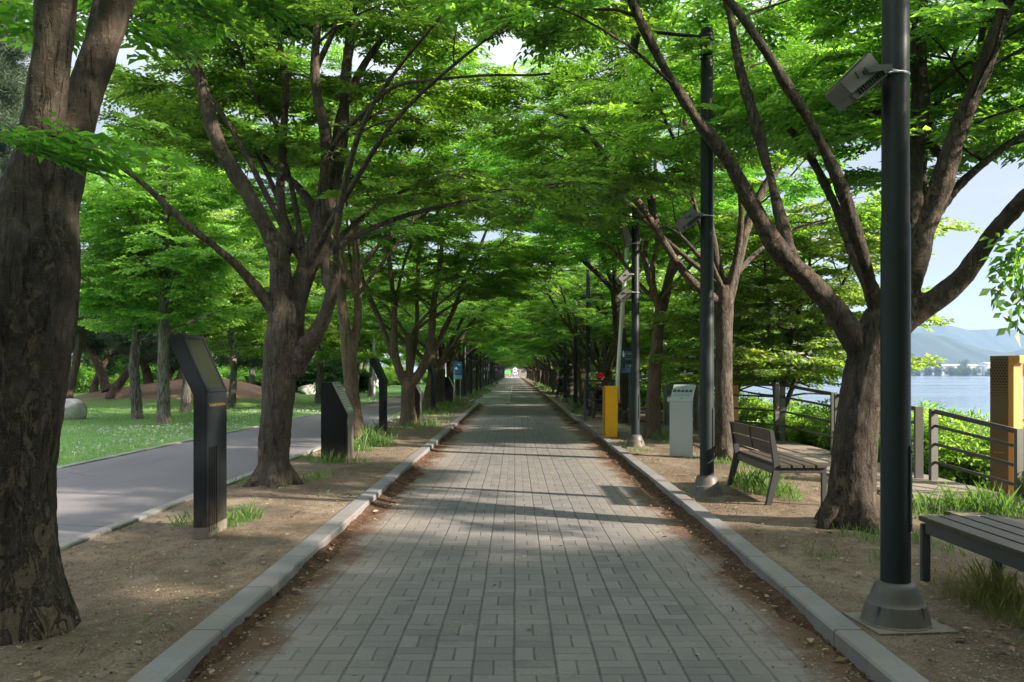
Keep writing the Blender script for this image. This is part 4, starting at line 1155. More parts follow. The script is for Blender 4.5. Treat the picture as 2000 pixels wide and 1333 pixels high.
# ---- the rest of the two rows: three prototypes, then copies
protos = []
specs = [(301, (-3.45, 34.5), 'mossy blotched trunk leaning behind the goblet-shaped tree', 'zelkova trees of the left row', 1.7, .24, M['bark_moss'], .25),
         (302, (3.75, 36.0), 'dark spreading trunk behind the bench of the person in the red hat', 'zelkova trees of the right row', 1.9, .21, BK, -.1),
         (303, (-3.55, 41.0), 'straight brown trunk beside the far thin black pillar', 'zelkova trees of the left row', 2.1, .23, BK, .05)]
for sd, loc, lab, grp, fk, rr_, bk, ln in specs:
    root, t = zelkova_prototype(sd, 'zelkova_tree', lab, loc, grp, fk, rr_, ln)
    t.build(root, bk, LF, voxel=.03, disp=.012)
    protos.append(root)
rg = random.Random(5)
def row_tree(i, x, y, label, group, sc=None):
    p = protos[i % 3]
    return copy_thing(p, (x+rg.uniform(-.12, .12), y, GZ), rg.uniform(0, 6.28), sc or rg.uniform(.94, 1.08), label, group)
ylist = [47.5+6.1*i for i in range(33)]
for i, y in enumerate(ylist):
    if y < 52: lab = 'thick trunk just behind the blue notice board'; g = 'zelkova trees of the left row'
    else: lab = 'tall zelkova in the left row, deep in the green tunnel'; g = 'zelkova trees receding along the left side'
    row_tree(i+1, -3.6, y+rg.uniform(-.4, .4), lab, g)
for i, y in enumerate([42.5+6.0*i for i in range(34)]):
    if y < 44: lab = 'dark trunk behind the fourth of the slim lamp posts on the lake side'; g = 'zelkova trees of the right row'
    elif y < 50: lab = 'dark trunk on the lake side just before the masked sitter'; g = 'zelkova trees of the right row'
    else: lab = 'tall zelkova in the right row, deep in the green tunnel'; g = 'zelkova trees receding along the right side'
    row_tree(i, 3.55, y+rg.uniform(-.4, .4), lab, g)
row_tree(0, 3.5, 30.6, 'forked trunk right of the seated person in the red hat', 'zelkova trees of the right row')
# unseen trees carrying both rows past the camera, added to shade this stretch
row_tree(1, 4.2, .9, 'lake-side zelkova above the slatted bench, its trunk out of view, placed for shade', 'zelkova trees of the right row', (.92, .92, 1.22))
row_tree(2, -3.6, -1.6, 'unseen zelkova of the left row behind the peeling trunk, added for shade', 'zelkova trees of the left row', 1.0)
row_tree(0, 3.5, -5.0, 'unseen zelkova of the lake-side row behind the viewpoint, added for shade', 'zelkova trees of the right row', 1.0)

for i, y in enumerate((-7.8, -13.6, -19.8, -26)):  # more unseen row trees, added to darken the near trunk fronts and paving
    row_tree(i, -3.6, y, 'unseen zelkova continuing the left row behind the viewpoint, added for shade', 'unseen shade zelkovas added behind the viewpoint')
for i, y in enumerate((-10.8, -16.8, -23)):
    row_tree(i+1, 3.55, y, 'unseen zelkova continuing the lake-side row behind the viewpoint, added for shade', 'unseen shade zelkovas added behind the viewpoint')

# ------------------------------------------------------------------ lamp posts
LAMP_H = 5.75
def make_lamp(label, x, y, group, pad=True):
    t = thing('lamp_post', label, 'lamp post', (x, y, GZ), 0, group)
    bm = bmesh.new(); lathe(bm, [(0, .02), (.086, .02), (.085, 2.4), (.080, 2.42), (.076, LAMP_H-.02), (.070, LAMP_H), (0, LAMP_H)], n=28)
    obj('pole', bm, M['pole'], t)
    bm = bmesh.new(); lathe(bm, [(0, -.01), (.205, -.01), (.205, .012), (.196, .02), (.188, .06), (.170, .125), (.163, .130), (.150, .150), (.140, .185), (.122, .232), (.104, .250), (.0885, .256), (0, .256)], n=32)
    for k in range(4):
        a = k*math.pi/2+.6; rod(bm, (math.cos(a)*.175, math.sin(a)*.175, .0), (math.cos(a)*.175, math.sin(a)*.175, .13), .012, n=8)
    obj('base', bm, M['pole_base'], t)
    if pad:
        bm = bmesh.new(); box(bm, (.02, 0, -.036), (.52, .48, .09), Matrix.Rotation(.1, 3, 'Z'), .018); obj('footing', bm, M['concrete'], t)
    # flush service door with a rounded frame, on the lake side towards the camera
    bm = bmesh.new(); q = Matrix.Rotation(R(-32), 3, 'Z')
    box(bm, q @ Vector((.083, 0, .82)), (.012, .075, .52), q, .005)
    for z in (.60, 1.04): rod(bm, q @ Vector((.088, 0, z)), q @ Vector((.094, 0, z)), .008, n=8)
    obj('service_door', bm, M['pole'], t)
    bm = bmesh.new(); rod(bm, (-.07, 0, LAMP_H-.10), (-.84, 0, LAMP_H-.02), .024, .020, 12); lathe(bm, [(.0, -.05), (.088, -.05), (.088, .05), (0, .05)], (0, 0, LAMP_H-.10), 24)
    obj('arm', bm, M['pole'], t)
    bm = bmesh.new(); q = Matrix.Rotation(R(12), 3, 'Y')
    lathe(bm, [(0, -.20), (.050, -.20), (.056, -.19), (.056, .10), (.045, .125), (0, .125)], (-.87, 0, LAMP_H-.08), 20, 0, q)
    hd = obj('lamp_head', bm, M['pole'], t)
    bm = bmesh.new(); lathe(bm, [(0, -.212), (.046, -.212), (.046, -.202), (0, -.202)], (-.87, 0, LAMP_H-.08), 18, 0, q)
    obj('lens', bm, M['glass_lamp'], hd)
    return t
right_lamps = [(2.303, 5.2, 'thick slate-grey lamp post nearest the viewer, its bell foot beside the kerb'),
               (2.37, 10.6, 'second grey lamp post, standing before the bench with a backrest'),
               (2.46, 17.5, 'grey lamp post beside the yellow barrier box carrying two floodlights'),
               (2.57, 30.0, 'dark lamp post just past the grey entrance railing'),
               (2.55, 36.0, 'dark lamp post past the seated person in the red hat'),
               (2.53, 43.0, 'dark lamp post that half hides the masked person')]
g = 'lamp posts along the lake side of the path'
lamp0 = None
for x, y, lab in right_lamps:
    if lamp0 is None: lamp0 = make_lamp(lab, x, y, g)
    else: copy_thing(lamp0, (x, y, GZ), 0, None, lab, g)
gl = 'lamp posts in a long file on the left side'
left_y = [45.8, 52.5]+[61+6.9*i for i in range(26)]
for i, y in enumerate(left_y):
    lab = {0: 'first lamp post of the left file, where the left kerb ends', 1: 'second lamp post of the left file, past the blue notice board'}.get(i, 'slim dark lamp post in the dense far file on the left')
    copy_thing(lamp0, (-2.66-.0006*(y-45), y, GZ), math.pi, None, lab, gl)

# ------------------------------------------------------------------ floodlights strapped to the posts
def make_flood(label, loc, group):
    t = thing('floodlight', label, 'floodlight', loc, 0, group)
    W = .15
    bm = bmesh.new()
    prism(bm, [(-.183, -.096), (-.172, -.078), (.018, .112), (.028, .118), (.084, .037), (.108, -.004), (-.098, -.172), (-.118, -.158)], 'y', -W, W, .006)
    hs = obj('housing', bm, M['lamp_grey'], t)
    bm = bmesh.new()
    d = Vector((.198, 0, .162)).normalized(); q = d.to_track_quat('X', 'Z').to_matrix(); nrm = q @ Vector((0, 0, 1))
    for i in range(11):
        c = Vector((-.062, 0, -.172))+d*(.040+i*.0205)
        box(bm, c+Vector((0, 0, 0)), (.005, 2*W-.02, .066), q, .001)
    for s in (-1, 1): box(bm, Vector((.022, s*(W-.005), -.1035)) - nrm*.026, (.262, .008, .010), q, .002)
    box(bm, Vector((-.066, 0, -.178)), (.075, 2*W-.04, .060), q, .008)
    fins = obj('heat_sink', bm, M['lamp_grey'], t)
    bm = bmesh.new(); box(bm, Vector((.028, 0, -.088)), (.225, 2*W-.045, .034), q); obj('fin_core', bm, M['lamp_fin'], fins)
    bm = bmesh.new()
    for (u, v, w_, h_) in ((-.065, -.042, .009, .050), (-.020, -.028, .009, .028), (.052, .022, .007, .010), (.020, -.022, .010, .012)):
        for s in (-1, 1): box(bm, (u, s*(W+.0005), v), (w_, .004, h_), Matrix.Rotation(R(-30), 3, 'Y'))
    obj('vent_slot', bm, M['hole'], hs)
    bm = bmesh.new()
    f = Vector((.211, 0, .214)).normalized(); qf = f.to_track_quat('X', 'Z').to_matrix(); nf = qf @ Vector((0, 0, 1))
    box(bm, Vector((-.079, 0, .013))+nf*.008, (.255, 2*W-.03, .008), qf, .002); obj('glass', bm, M['glass_lamp'], t)
    bm = bmesh.new()
    for s in (-1, 1): prism(bm, [(-.012, -.022), (.012, -.030), (.170, -.008), (.170, .032), (.0, .022)], 'y', s*(W+.010)-.003, s*(W+.010)+.003, .001)
    box(bm, (.172, 0, .012), (.006, 2*W+.026, .040), None, .001)
    obj('bracket', bm, M['lamp_grey'], t)
    bm = bmesh.new()
    for s in (-1, 1):
        rod(bm, (0, s*(W-.002), 0), (0, s*(W+.022), 0), .017, n=18); rod(bm, (0, s*(W+.022), 0), (0, s*(W+.027), 0), .009, n=6)
    obj('pivot_knob', bm, M['lamp_grey'], t)
    # straps: two steel bars to a ring round the post
    bm = bmesh.new()
    for s in (-1, 1): bar(bm, (.172, s*.105, .014), (.262, s*.088, .004), .004, .018)
    ring = [(.262+.092*math.cos(a), .092*math.sin(a), .004) for a in [i*2*math.pi/24 for i in range(25)]]
    curve_tube(bm, ring, .008, 6); obj('clamp', bm, M['galv'], t)
    bm = bmesh.new()
    curve_tube(bm, [(-.085, -W+.03, -.170), (-.094, -W+.01, -.190), (-.070, -W, -.214), (-.02, -W, -.207), (.05, -W+.02, -.170), (.10, -.10, -.10), (.135, -.06, -.04), (.172, -.03, -.01)], .0045, 6)
    obj('cable', bm, M['cable'], t)
    return t
gf = 'floodlights strapped to the lamp posts'
fl0 = make_flood('large grey floodlight on the nearest lamp post, fins facing down', (2.303-.225-.004, 5.2, 3.39), gf)
fl0.scale = (.86, .86, .86)
for x, y, z, rz, lab in ((2.37, 10.6, 3.52, 0, 'grey floodlight among leaves on the second lamp post'),
                         (2.46, 17.5, 3.58, .1, 'upper of the pair of floodlights on the post by the yellow box'),
                         (2.46, 17.5, 3.22, -.1, 'lower of the pair of floodlights on the post by the yellow box'),
                         (2.57, 30.0, 3.60, .1, 'small floodlight on the post just past the entrance railing'),
                         (2.55, 36.0, 3.62, 0, 'floodlight on the post past the seated person in red'),
                         (2.53, 43.0, 3.66, .1, 'upper floodlight on the post by the masked person'),
                         (2.53, 43.0, 3.28, -.1, 'lower floodlight on the post by the masked person')):
    copy_thing(fl0, (x-.225, y, z), rz, None, lab, gf)
for i, y in enumerate(left_y[:9]):
    lab = 'floodlight on the first lamp post of the left file' if i == 0 else ('floodlight on the second lamp post of the left file' if i == 1 else 'floodlight facing the path high in the far left file')
    copy_thing(fl0, (-2.66-.0006*(y-45)+.225, y, 3.6), math.pi, None, lab, gf)

# the long narrow lamp box high on the third post
t = thing('lamp_box', 'long narrow lamp box with a black face, leaning on the third lamp post', 'lamp', (2.46-.22, 17.45, 4.48))
q = Matrix.Rotation(R(-11), 3, 'Y')
bm = bmesh.new(); box(bm, (0, 0, 0), (.13, .20, .68), q, .008); obj('housing', bm, M['lamp_grey'], t)
bm = bmesh.new(); box(bm, q @ Vector((-.070, 0, 0)), (.014, .19, .66), q, .004); obj('lamp_face', bm, M['black'], t)
bm = bmesh.new(); bar(bm, (.05, 0, .22), (.20, .04, .22), .03, .02); bar(bm, (.07, 0, -.26), (.20, .04, -.26), .03, .02)
curve_tube(bm, [(.22+.084*math.cos(a), .05+.084*math.sin(a), -.26) for a in [i*2*math.pi/20 for i in range(21)]], .008, 6); obj('bracket', bm, M['galv'], t)

# ------------------------------------------------------------------ information pillars, left side
def add_text(name, s, size, mat, parent, loc, rot, extrude=.0006, sx=1.0):
    cu = bpy.data.curves.new('txt', 'FONT'); cu.body = s; cu.size = size; cu.extrude = extrude; cu.align_x = 'LEFT'; cu.align_y = 'CENTER'
    o = bpy.data.objects.new('txt', cu); C.objects.link(o)
    dg = bpy.context.evaluated_depsgraph_get(); dg.update()
    me = bpy.data.meshes.new_from_object(o.evaluated_get(dg)); bpy.data.objects.remove(o)
    me.materials.clear()
    n = link_mesh(name, me, mat, parent); n.location = loc; n.rotation_euler = rot; n.scale = (sx, 1, 1)
    return n

def make_pillar(label, x, y, group):
    """tall folded slab: local +X faces the path, width along Y"""
    t = thing('information_pillar', label, 'information pillar', (x, y, GZ), 0, group)
    w = .27; th = .125
    low = [(0, 0), (0, 1.32), (-th, 1.345), (-th, 0)]
    bm = bmesh.new(); prism(bm, [(0, 0), (0, 1.325), (-.245, 1.868), (-.262, 1.872), (-.352, 1.832), (-.358, 1.815), (-th, 1.302), (-th, 0)], 'y', -w, w, .004)
    obj('body', bm, M['charcoal'], t)
    # near and far edge plates a shade darker
    s = Vector((-.245, 0, .543)); L = s.length; s.normalize(); nrm = Vector((s.z, 0, -s.x))
    q = Matrix((s, Vector((0, 1, 0)), s.cross(Vector((0, 1, 0))))).transposed()
    mid = Vector((-.1225, 0, 1.5965))
    bm = bmesh.new()
    for sy in (-1, 1): box(bm, mid+Vector((0, sy*(w-.022), 0))+nrm*.006, (L-.012, .040, .016), q, .003)
    for e in (-1, 1): box(bm, mid+s*e*(L/2-.026)+nrm*.006, (.038, 2*w-.09, .016), q, .003)
    obj('screen_frame', bm, M['charcoal'], t)
    bm = bmesh.new(); box(bm, mid+nrm*.001, (L-.09, 2*w-.088, .010), q, .001); obj('screen', bm, M['screen'], t)
    bm = bmesh.new()
    for i in range(5): box(bm, (.002, -w+.055+i*.048, .44), (.010, .018, .78), None, .003)
    obj('ventilation_grille', bm, M['black'], t)
    bm = bmesh.new(); box(bm, (-th/2, 0, .05), (th+.006, 2*w+.006, .11), None, .004); obj('plinth', bm, M['concrete'], t)
    add_text('lettering', 'The Garden Forest Street', .046, M['text_gold'], t, (.002, -w+.035, 1.215), (R(90), 0, R(90)), .0006, .92)
    return t
gp = 'black folded information pillars along the left strip'
p0 = make_pillar('tall tilted black screen pillar with gold lettering nearest the viewer', -2.80, 8.10, gp)
copy_thing(p0, (-3.16, 21.1, GZ), 0, None, 'thin tilted black pillar between the slim twin-stemmed and goblet-shaped trees', gp)
copy_thing(p0, (-3.05, 33.0, GZ), 0, None, 'far thin black pillar in front of a straight brown trunk', gp)

def make_wedge(label, x, y, group):
    t = thing('information_stone', label, 'information pillar', (x, y, GZ), 0, group)
    w = .285
    bm = bmesh.new()
    prism(bm, [(-.44, 0), (-.445, 1.325), (-.425, 1.343), (-.255, 1.345), (.022, .79), (.005, .62), (-.005, 0)], 'y', -w, w, .004)
    obj('body', bm, M['black'], t)
    s = Vector((-.277, 0, .555)); L = s.length; s.normalize(); nrm = Vector((s.z, 0, -s.x))
    q = Matrix((s, Vector((0, 1, 0)), s.cross(Vector((0, 1, 0))))).transposed(); mid = Vector((-.1165, 0, 1.0675))
    bm = bmesh.new()
    for sy in (-1, 1): box(bm, mid+Vector((0, sy*(w-.03), 0))+nrm*.012, (L, .062, .026), q, .003)
    for e in (-1, 1): box(bm, mid+s*e*(L/2-.03)+nrm*.012, (.06, 2*w-.125, .024), q, .003)
    box(bm, (.018, 0, .70), (.024, 2*w-.004, .17), None, .003)
    obj('plate_frame', bm, M['steel'], t)
    bm = bmesh.new(); box(bm, mid+nrm*.010, (L-.12, 2*w-.125, .016), q, .002); pl = obj('inscribed_plate', bm, M['stone_plate'], t)
    bm = bmesh.new(); r = random.Random(3)
    for i in range(9):
        v = L/2-.10-i*.047
        u = -w+.10
        while u < w-.11:
            k = r.uniform(.02, .05); box(bm, mid+nrm*.0185+s*v+Vector((0, u+k/2, 0)), (.014 if i else .028, k, .0016), q); u += k+.012
    obj('inscription', bm, M['ink'], pl)
    bm = bmesh.new(); box(bm, (.003, -.12, .31), (.016, .24, .60), None, .003); box(bm, (.003, .17, .31), (.014, .20, .60), None, .003); obj('front_panel', bm, M['steel'], t)
    return t
gw = 'black wedge-topped pillars with sloping plates'
w0 = make_wedge('black wedge-topped pillar with a sloping inscribed plate, grass at its foot', -2.86, 14.95, gw)
copy_thing(w0, (-2.98, 27.3, GZ), 0, None, 'wedge-topped black pillar half hidden behind the goblet-shaped tree', gw)
copy_thing(w0, (-2.98, 42.0, GZ), 0, (1.0, 1, .97), 'farthest wedge-topped black pillar, near the blue notice board', gw)

# blue notice board on two legs
t = thing('notice_board', 'blue notice board on two thin legs by the first left lamp post', 'notice board', (-3.07, 46.6, GZ), R(52))
bm = bmesh.new(); box(bm, (0, 0, 1.62), (.62, .03, .96), None, .004); bd = obj('board', bm, M['banner_blue'], t)
for nm, c, s_, m in (('printed_band', (0, -.018, 1.27), (.60, .006, .20), 'banner_pale'), ('printed_band', (0, -.018, 1.155), (.60, .006, .022), 'banner_green'), ('printed_band', (.12, -.018, 1.415), (.36, .006, .035), 'navy')):
    bm = bmesh.new(); box(bm, c, s_); obj(nm, bm, M[m], bd, False)
bm = bmesh.new()
for i, (u, v, k) in enumerate(((-.16, 1.56, .30), (-.10, 1.49, .34))): box(bm, (u+.06, -.018, v), (k, .006, .035))
obj('printed_line', bm, M['banner_red'], bd, False)
bm = bmesh.new()
for u, v, k, h in ((-.16, 1.73, .10, .10), (-.06, 1.70, .09, .06), (.08, 1.94, .20, .05), (-.14, 1.80, .06, .05)): box(bm, (u, -.018, v), (k, .006, h))
obj('printed_mark', bm, M['ink_white'], bd, False)
for sx in (-.22, .22):
    bm = bmesh.new(); rod(bm, (sx, .02, 0), (sx, .02, 1.16), .018, n=8); obj('leg', bm, M['galv'], t)

# pale plain poles by the bicycle path
for x, y, lab in ((-7.52, 46, 'pale grey pole at the far edge of the bicycle path'), (-4.15, 48, 'pale grey pole at the near edge of the bicycle path')):
    t = thing('lamp_post', lab, 'lamp post', (x, y, .05))
    bm = bmesh.new(); lathe(bm, [(0, 0), (.15, 0), (.15, .03), (.085, .06), (.08, 1.0), (.055, 6.6), (0, 6.6)], n=16); obj('pole', bm, M['pole_pale'], t)
    bm = bmesh.new(); rod(bm, (0, 0, 6.45), (.9, 0, 6.75), .028, .022, 8); obj('arm', bm, M['pole_pale'], t)
    bm = bmesh.new(); box(bm, (1.12, 0, 6.77), (.5, .2, .09), Matrix.Rotation(R(-12), 3, 'Y'), .03); obj('lamp_head', bm, M['pole_pale'], t)

# ------------------------------------------------------------------ barrier, signs, stand: right side
t = thing('barrier_gate', 'bright yellow barrier box with its white arm raised almost upright', 'barrier', (2.24, 20.15, GZ))
bm = bmesh.new(); box(bm, (.012, 0, .60), (.296, .34, 1.20), None, .012); obj('housing', bm, M['yellow'], t)
bm = bmesh.new(); box(bm, (-.150, 0, .60), (.030, .335, 1.19), None, .004); obj('side_door', bm, M['yellow_dark'], t)
bm = bmesh.new(); lathe(bm, [(0, 0), (.07, 0), (.07, .07), (0, .07)], (.10, .165, .98), 16, 0, Matrix.Rotation(R(-90), 3, 'X')); obj('pivot', bm, M['metal_dark'], t)
bm = bmesh.new()
p = [(.215, .26, .86), (.205, .26, 1.36), (.300, .26, 2.85), (.42, .26, 4.3), (.50, .26, 5.3)]
for a, b_ in zip(p[:-1], p[1:]): rod(bm, a, b_, .050, .046, 12)
arm = obj('barrier_arm', bm, M['white_metal'], t)
bm = bmesh.new(); rod(bm, (.2155, .26, .79), (.2152, .26, .88), .054, n=14); obj('end_cap', bm, M['reflect_band'], arm)
bm = bmesh.new(); rod(bm, (.2055, .26, 1.335), (.207, .26, 1.385), .056, n=14); obj('joint_collar', bm, M['white_metal'], arm)
bm = bmesh.new(); box(bm, (.10, .26, .98), (.22, .05, .12), None, .008); obj('arm_holder', bm, M['metal_dark'], t)
bl = thing('concrete_block', 'small tan concrete block beside the yellow barrier box', 'concrete block', (2.55, 20.05, GZ))
bm = bmesh.new(); box(bm, (0, 0, .06), (.26, .30, .15), None, .025); obj('block', bm, M['concrete'], bl)

t = thing('information_stand', 'pale blue-grey metal stand with a sloping printed plate', 'information stand', (3.01, 15.55, GZ), R(-30))
bm = bmesh.new(); box(bm, (0, 0, .495), (.42, .050, .99), None, .004); obj('upright', bm, M['panel_blue'], t)
s = Vector((0, .235, .300)); L = s.length; sN = s.normalized(); q = Matrix((Vector((1, 0, 0)), sN, Vector((1, 0, 0)).cross(sN))).transposed(); nrm = q @ Vector((0, 0, 1))
mid = Vector((0, -.022, .990))+s/2
bm = bmesh.new(); box(bm, mid, (.42, L, .022), q, .003); pl = obj('sloping_plate', bm, M['panel_plate'], t)
def on(u, v): return mid+Vector((u, 0, 0))+sN*v+nrm*.0125
bm = bmesh.new(); r = random.Random(8)
for i in range(5):
    u = -.155+i*.074
    prism_pts = [(-.034, -.028), (.028, -.028), (.032, -.010), (.022, .024), (-.010, .026), (-.026, .004)]
    b2_ = bmesh.new(); vs = [b2_.verts.new(on(u+a*1.05, .045+b_*1.1)) for a, b_ in prism_pts]; f = b2_.faces.new(vs); rr2 = bmesh.ops.extrude_face_region(b2_, geom=[f]); bmesh.ops.translate(b2_, vec=nrm*.001, verts=[v for v in rr2['geom'] if isinstance(v, bmesh.types.BMVert)]); merge(bm, b2_)
obj('printed_figure', bm, M['ink'], pl, False)
bm = bmesh.new()
for k in (0, 1):
    u = -.155
    while u < .15: 
        ww = r.uniform(.012, .03); box(bm, on(u+ww/2, -.045-k*.020), (ww, .010, .001), q); u += ww+.006
for u, ww in ((-.045, .05), (.02, .07)): box(bm, on(u, .135), (ww, .013, .001), q)
obj('printed_line', bm, M['ink_pale'], pl, False)
add_text('lettering', 'C', .055, M['ink'], pl, on(-.012, -.125), q.to_euler(), .0008)

# navy sign behind the third lamp post
t = thing('sign', 'navy sign with white and red print, half hidden behind a lamp post', 'sign', (3.22, 24.0, GZ))
bm = bmesh.new(); rod(bm, (0, .04, 0), (0, .04, 2.2), .035, n=12); obj('post', bm, M['metal_dark'], t)
bm = bmesh.new(); box(bm, (0, 0, 1.84), (.50, .03, .70), None, .01); pn = obj('panel', bm, M['navy'], t)
bm = bmesh.new(); lathe(bm, [(0, 0), (.024, 0), (.020, .02), (.027, .06), (.026, .10), (.014, .13), (.018, .15), (.008, .175), (0, .18)], (-.185, -.012, 1.95), 12); obj('figure_mark', bm, M['ink_white'], pn)
def strokes(name, rows, mat, seed):
    bm = bmesh.new(); r = random.Random(seed)
    for (u0, u1, z, h) in rows:
        u = u0
        while u < u1-.01:
            k = r.uniform(.022, .034)
            for (a, b_, c_, d_) in ((0, .5, 1, .22), (0, -.35, .9, .2), (-.35, 0, .22, 1), (.38, .1, .2, .8))[:r.randint(2, 4)]:
                box(bm, (u+k/2+a*k, -.017, z+b_*h*.8), (k*c_*.8, .004, h*d_*.8))
            u += k+.012
    obj(name, bm, M[mat], pn, False)
strokes('lettering', [(-.14, .20, 2.085, .030), (-.14, .20, 2.035, .048), (-.13, .20, 1.895, .032), (-.13, .20, 1.73, .040), (-.13, .20, 1.685, .040)], 'ink_white', 4)
strokes('red_mark', [(-.20, -.15, 1.90, .03), (-.13, -.05, 1.85, .03), (-.20, -.15, 1.72, .03), (-.13, -.04, 1.62, .03)], 'ink_red', 5)
bm = bmesh.new(); box(bm, (.02, -.017, 1.965), (.36, .004, .006)); obj('rule', bm, M['ink_pale'], pn, False)

# ------------------------------------------------------------------ benches
def bench_frame(bm, y, back=True):
    """cast side frame in the XZ plane at y, 5 cm thick"""
    h = .025
    if back:
        prism(bm, [(-.115, 0), (-.045, 0), (.055, .36), (.065, .43), (-.02, .865), (-.075, .865), (-.020, .455), (-.035, .36)], 'y', y-h, y+h, .008)
    else:
        prism(bm, [(0, 0), (.058, 0), (.058, .42), (0, .42)], 'y', y-h, y+h, .006)
def make_bench(label, x, y, group, back=True, L=1.8):
    t = thing('park_bench', label, 'bench', (x, y, GZ), 0, group)
    W = .58
    for yy in (.03, L-.03):
        bm = bmesh.new(); bench_frame(bm, yy, back); obj('leg', bm, M['metal_dark'], t)
        bm = bmesh.new()
        if back: prism(bm, [(W-.055, 0), (W, 0), (W, .432), (.05, .432), (.05, .375), (W-.055, .375)], 'y', yy-.024, yy+.024, .006)
        else: prism(bm, [(W-.058, 0), (W, 0), (W, .425), (.06, .425), (.06, .36), (W-.058, .36)], 'y', yy-.024, yy+.024, .006)
        obj('leg', bm, M['metal_dark'], t)
    bm = bmesh.new()
    n = 4; gap = .016; w_ = (W-(.045 if back else 0)-gap*(n-1))/n
    for i in range(n): box(bm, ((.045 if back else 0)+w_*(i+.5)+gap*i, L/2, .452), (w_, L+.04, .038), None, .006)
    obj('seat', bm, M['plank'], t)
    bm = bmesh.new()
    box(bm, (.03, L/2, .395), (.035, L-.12, .085), None, .004); box(bm, (W-.03, L/2, .395), (.03, L-.12, .07), None, .004)
    obj('seat_rail', bm, M['metal_dark'], t)
    if back:
        bm = bmesh.new(); q = Matrix.Rotation(R(-10), 3, 'Y')
        for z in (.645, .795): box(bm, (-.005-(z-.6)*.19+.012, L/2, z), (.034, L-.06, .132), q, .006)
        obj('backrest', bm, M['plank'], t)
        bm = bmesh.new(); box(bm, (-.024-.012, L/2, .72), (.018, .045, .27), q, .004); obj('back_brace', bm, M['metal_dark'], t)
    return t
gb = 'dark slatted benches facing the lake'
b0 = make_bench('dark bench with a two-plank backrest beside the leaning tree', 2.95, 9.72, gb)
make_bench('low backless bench of dark slats at the right edge', 2.95, 4.35, gb, False, 1.92)
copy_thing(b0, (2.64, 28.0, GZ), 0, None, 'dark bench holding the person in the red hat', gb)
copy_thing(b0, (2.62, 51.2, GZ), 0, None, 'far dark bench holding the masked person in black', gb)
copy_thing(b0, (2.75, 33.3, GZ), 0, None, 'empty bench between the two sitters, behind dark lamp posts', gb)
copy_thing(b0, (2.75, 60.0, GZ), 0, None, 'farthest bench, just beyond the masked person', gb)

# ------------------------------------------------------------------ railings
def railing(label, p0, p1, z0, z1, h0, h1, n_bars=3, group='railings along the boardwalk', bottom=None):
    t = thing('railing', label, 'railing', (p0[0], p0[1], z0), 0, group)
    d = Vector((p1[0]-p0[0], p1[1]-p0[1], 0)); ln = d.length; u = d.normalized(); rz = math.atan2(u.y, u.x)
    q = Matrix.Rotation(rz, 3, 'Z')
    A = Vector((0, 0, 0)); B = Vector((d.x, d.y, z1-z0))
    for P, h in ((A, h0), (B, h1)):
        bm = bmesh.new(); box(bm, P+Vector((0, 0, h/2)), (.055, .115, h), q, .004); box(bm, P+Vector((0, 0, .006)), (.12, .17, .014), q, .003); obj('post', bm, M['rail_pale'], t)
    bm = bmesh.new(); bar(bm, A+u*.030+Vector((0, 0, h0-.032)), B-u*.030+Vector((0, 0, h1-.032)), .075, .060, .016); obj('handrail', bm, M['rail'], t)
    for i in range(n_bars):
        f = (i+1)/(n_bars+1)
        bm = bmesh.new(); bar(bm, A+u*.028+Vector((0, 0, h0*(1-f)+.02)), B-u*.028+Vector((0, 0, h1*(1-f)+.02)), .028, .042, .008); obj('bar', bm, M['rail'], t)
    return t
railing('railing panel nearest the orange pillar at the right edge', (5.76, 11.83), (6.10, 10.40), .10, -.02, 1.0, .94)
railing('railing panel cut off by the right edge past the orange pillar', (6.12, 10.22), (6.34, 8.2), -.03, -.10, .94, .92)
for k in range(3):
    railing('railing panel running on along the boardwalk beside the backless bench', (6.36+.05*k, 8.05-2.2*k), (6.40+.05*k, 6.0-2.2*k), -.10+.07*k, -.03+.05*k, .92, .94, group='railings beside the viewpoint')
railing('railing panel partly behind the leaning dark trunk and nearest lamp post', (5.80, 15.45), (5.66, 12.05), .12, .10, 1.10, 1.02)
railing('railing panel over the bushes between the corner posts and the leaning trunk', (5.80, 18.62), (5.80, 15.62), .12, .12, 1.24, 1.12)
railing('railing panel behind the bench backrest, turning in from the corner', (4.66, 21.7), (5.72, 18.78), .12, .12, 1.24, 1.24)
railing('railing panel behind the blue-grey information stand', (4.32, 24.1), (4.62, 21.86), .12, .12, 1.22, 1.24)
railing('railing panel behind the navy sign and pale sunlit trunk', (3.36, 25.4), (4.24, 24.2), .12, .12, 1.24, 1.22)
railing('low grey railing in front of the person in the red hat', (2.16, 26.4), (3.24, 26.4), .12, .12, 1.26, 1.26, 3)

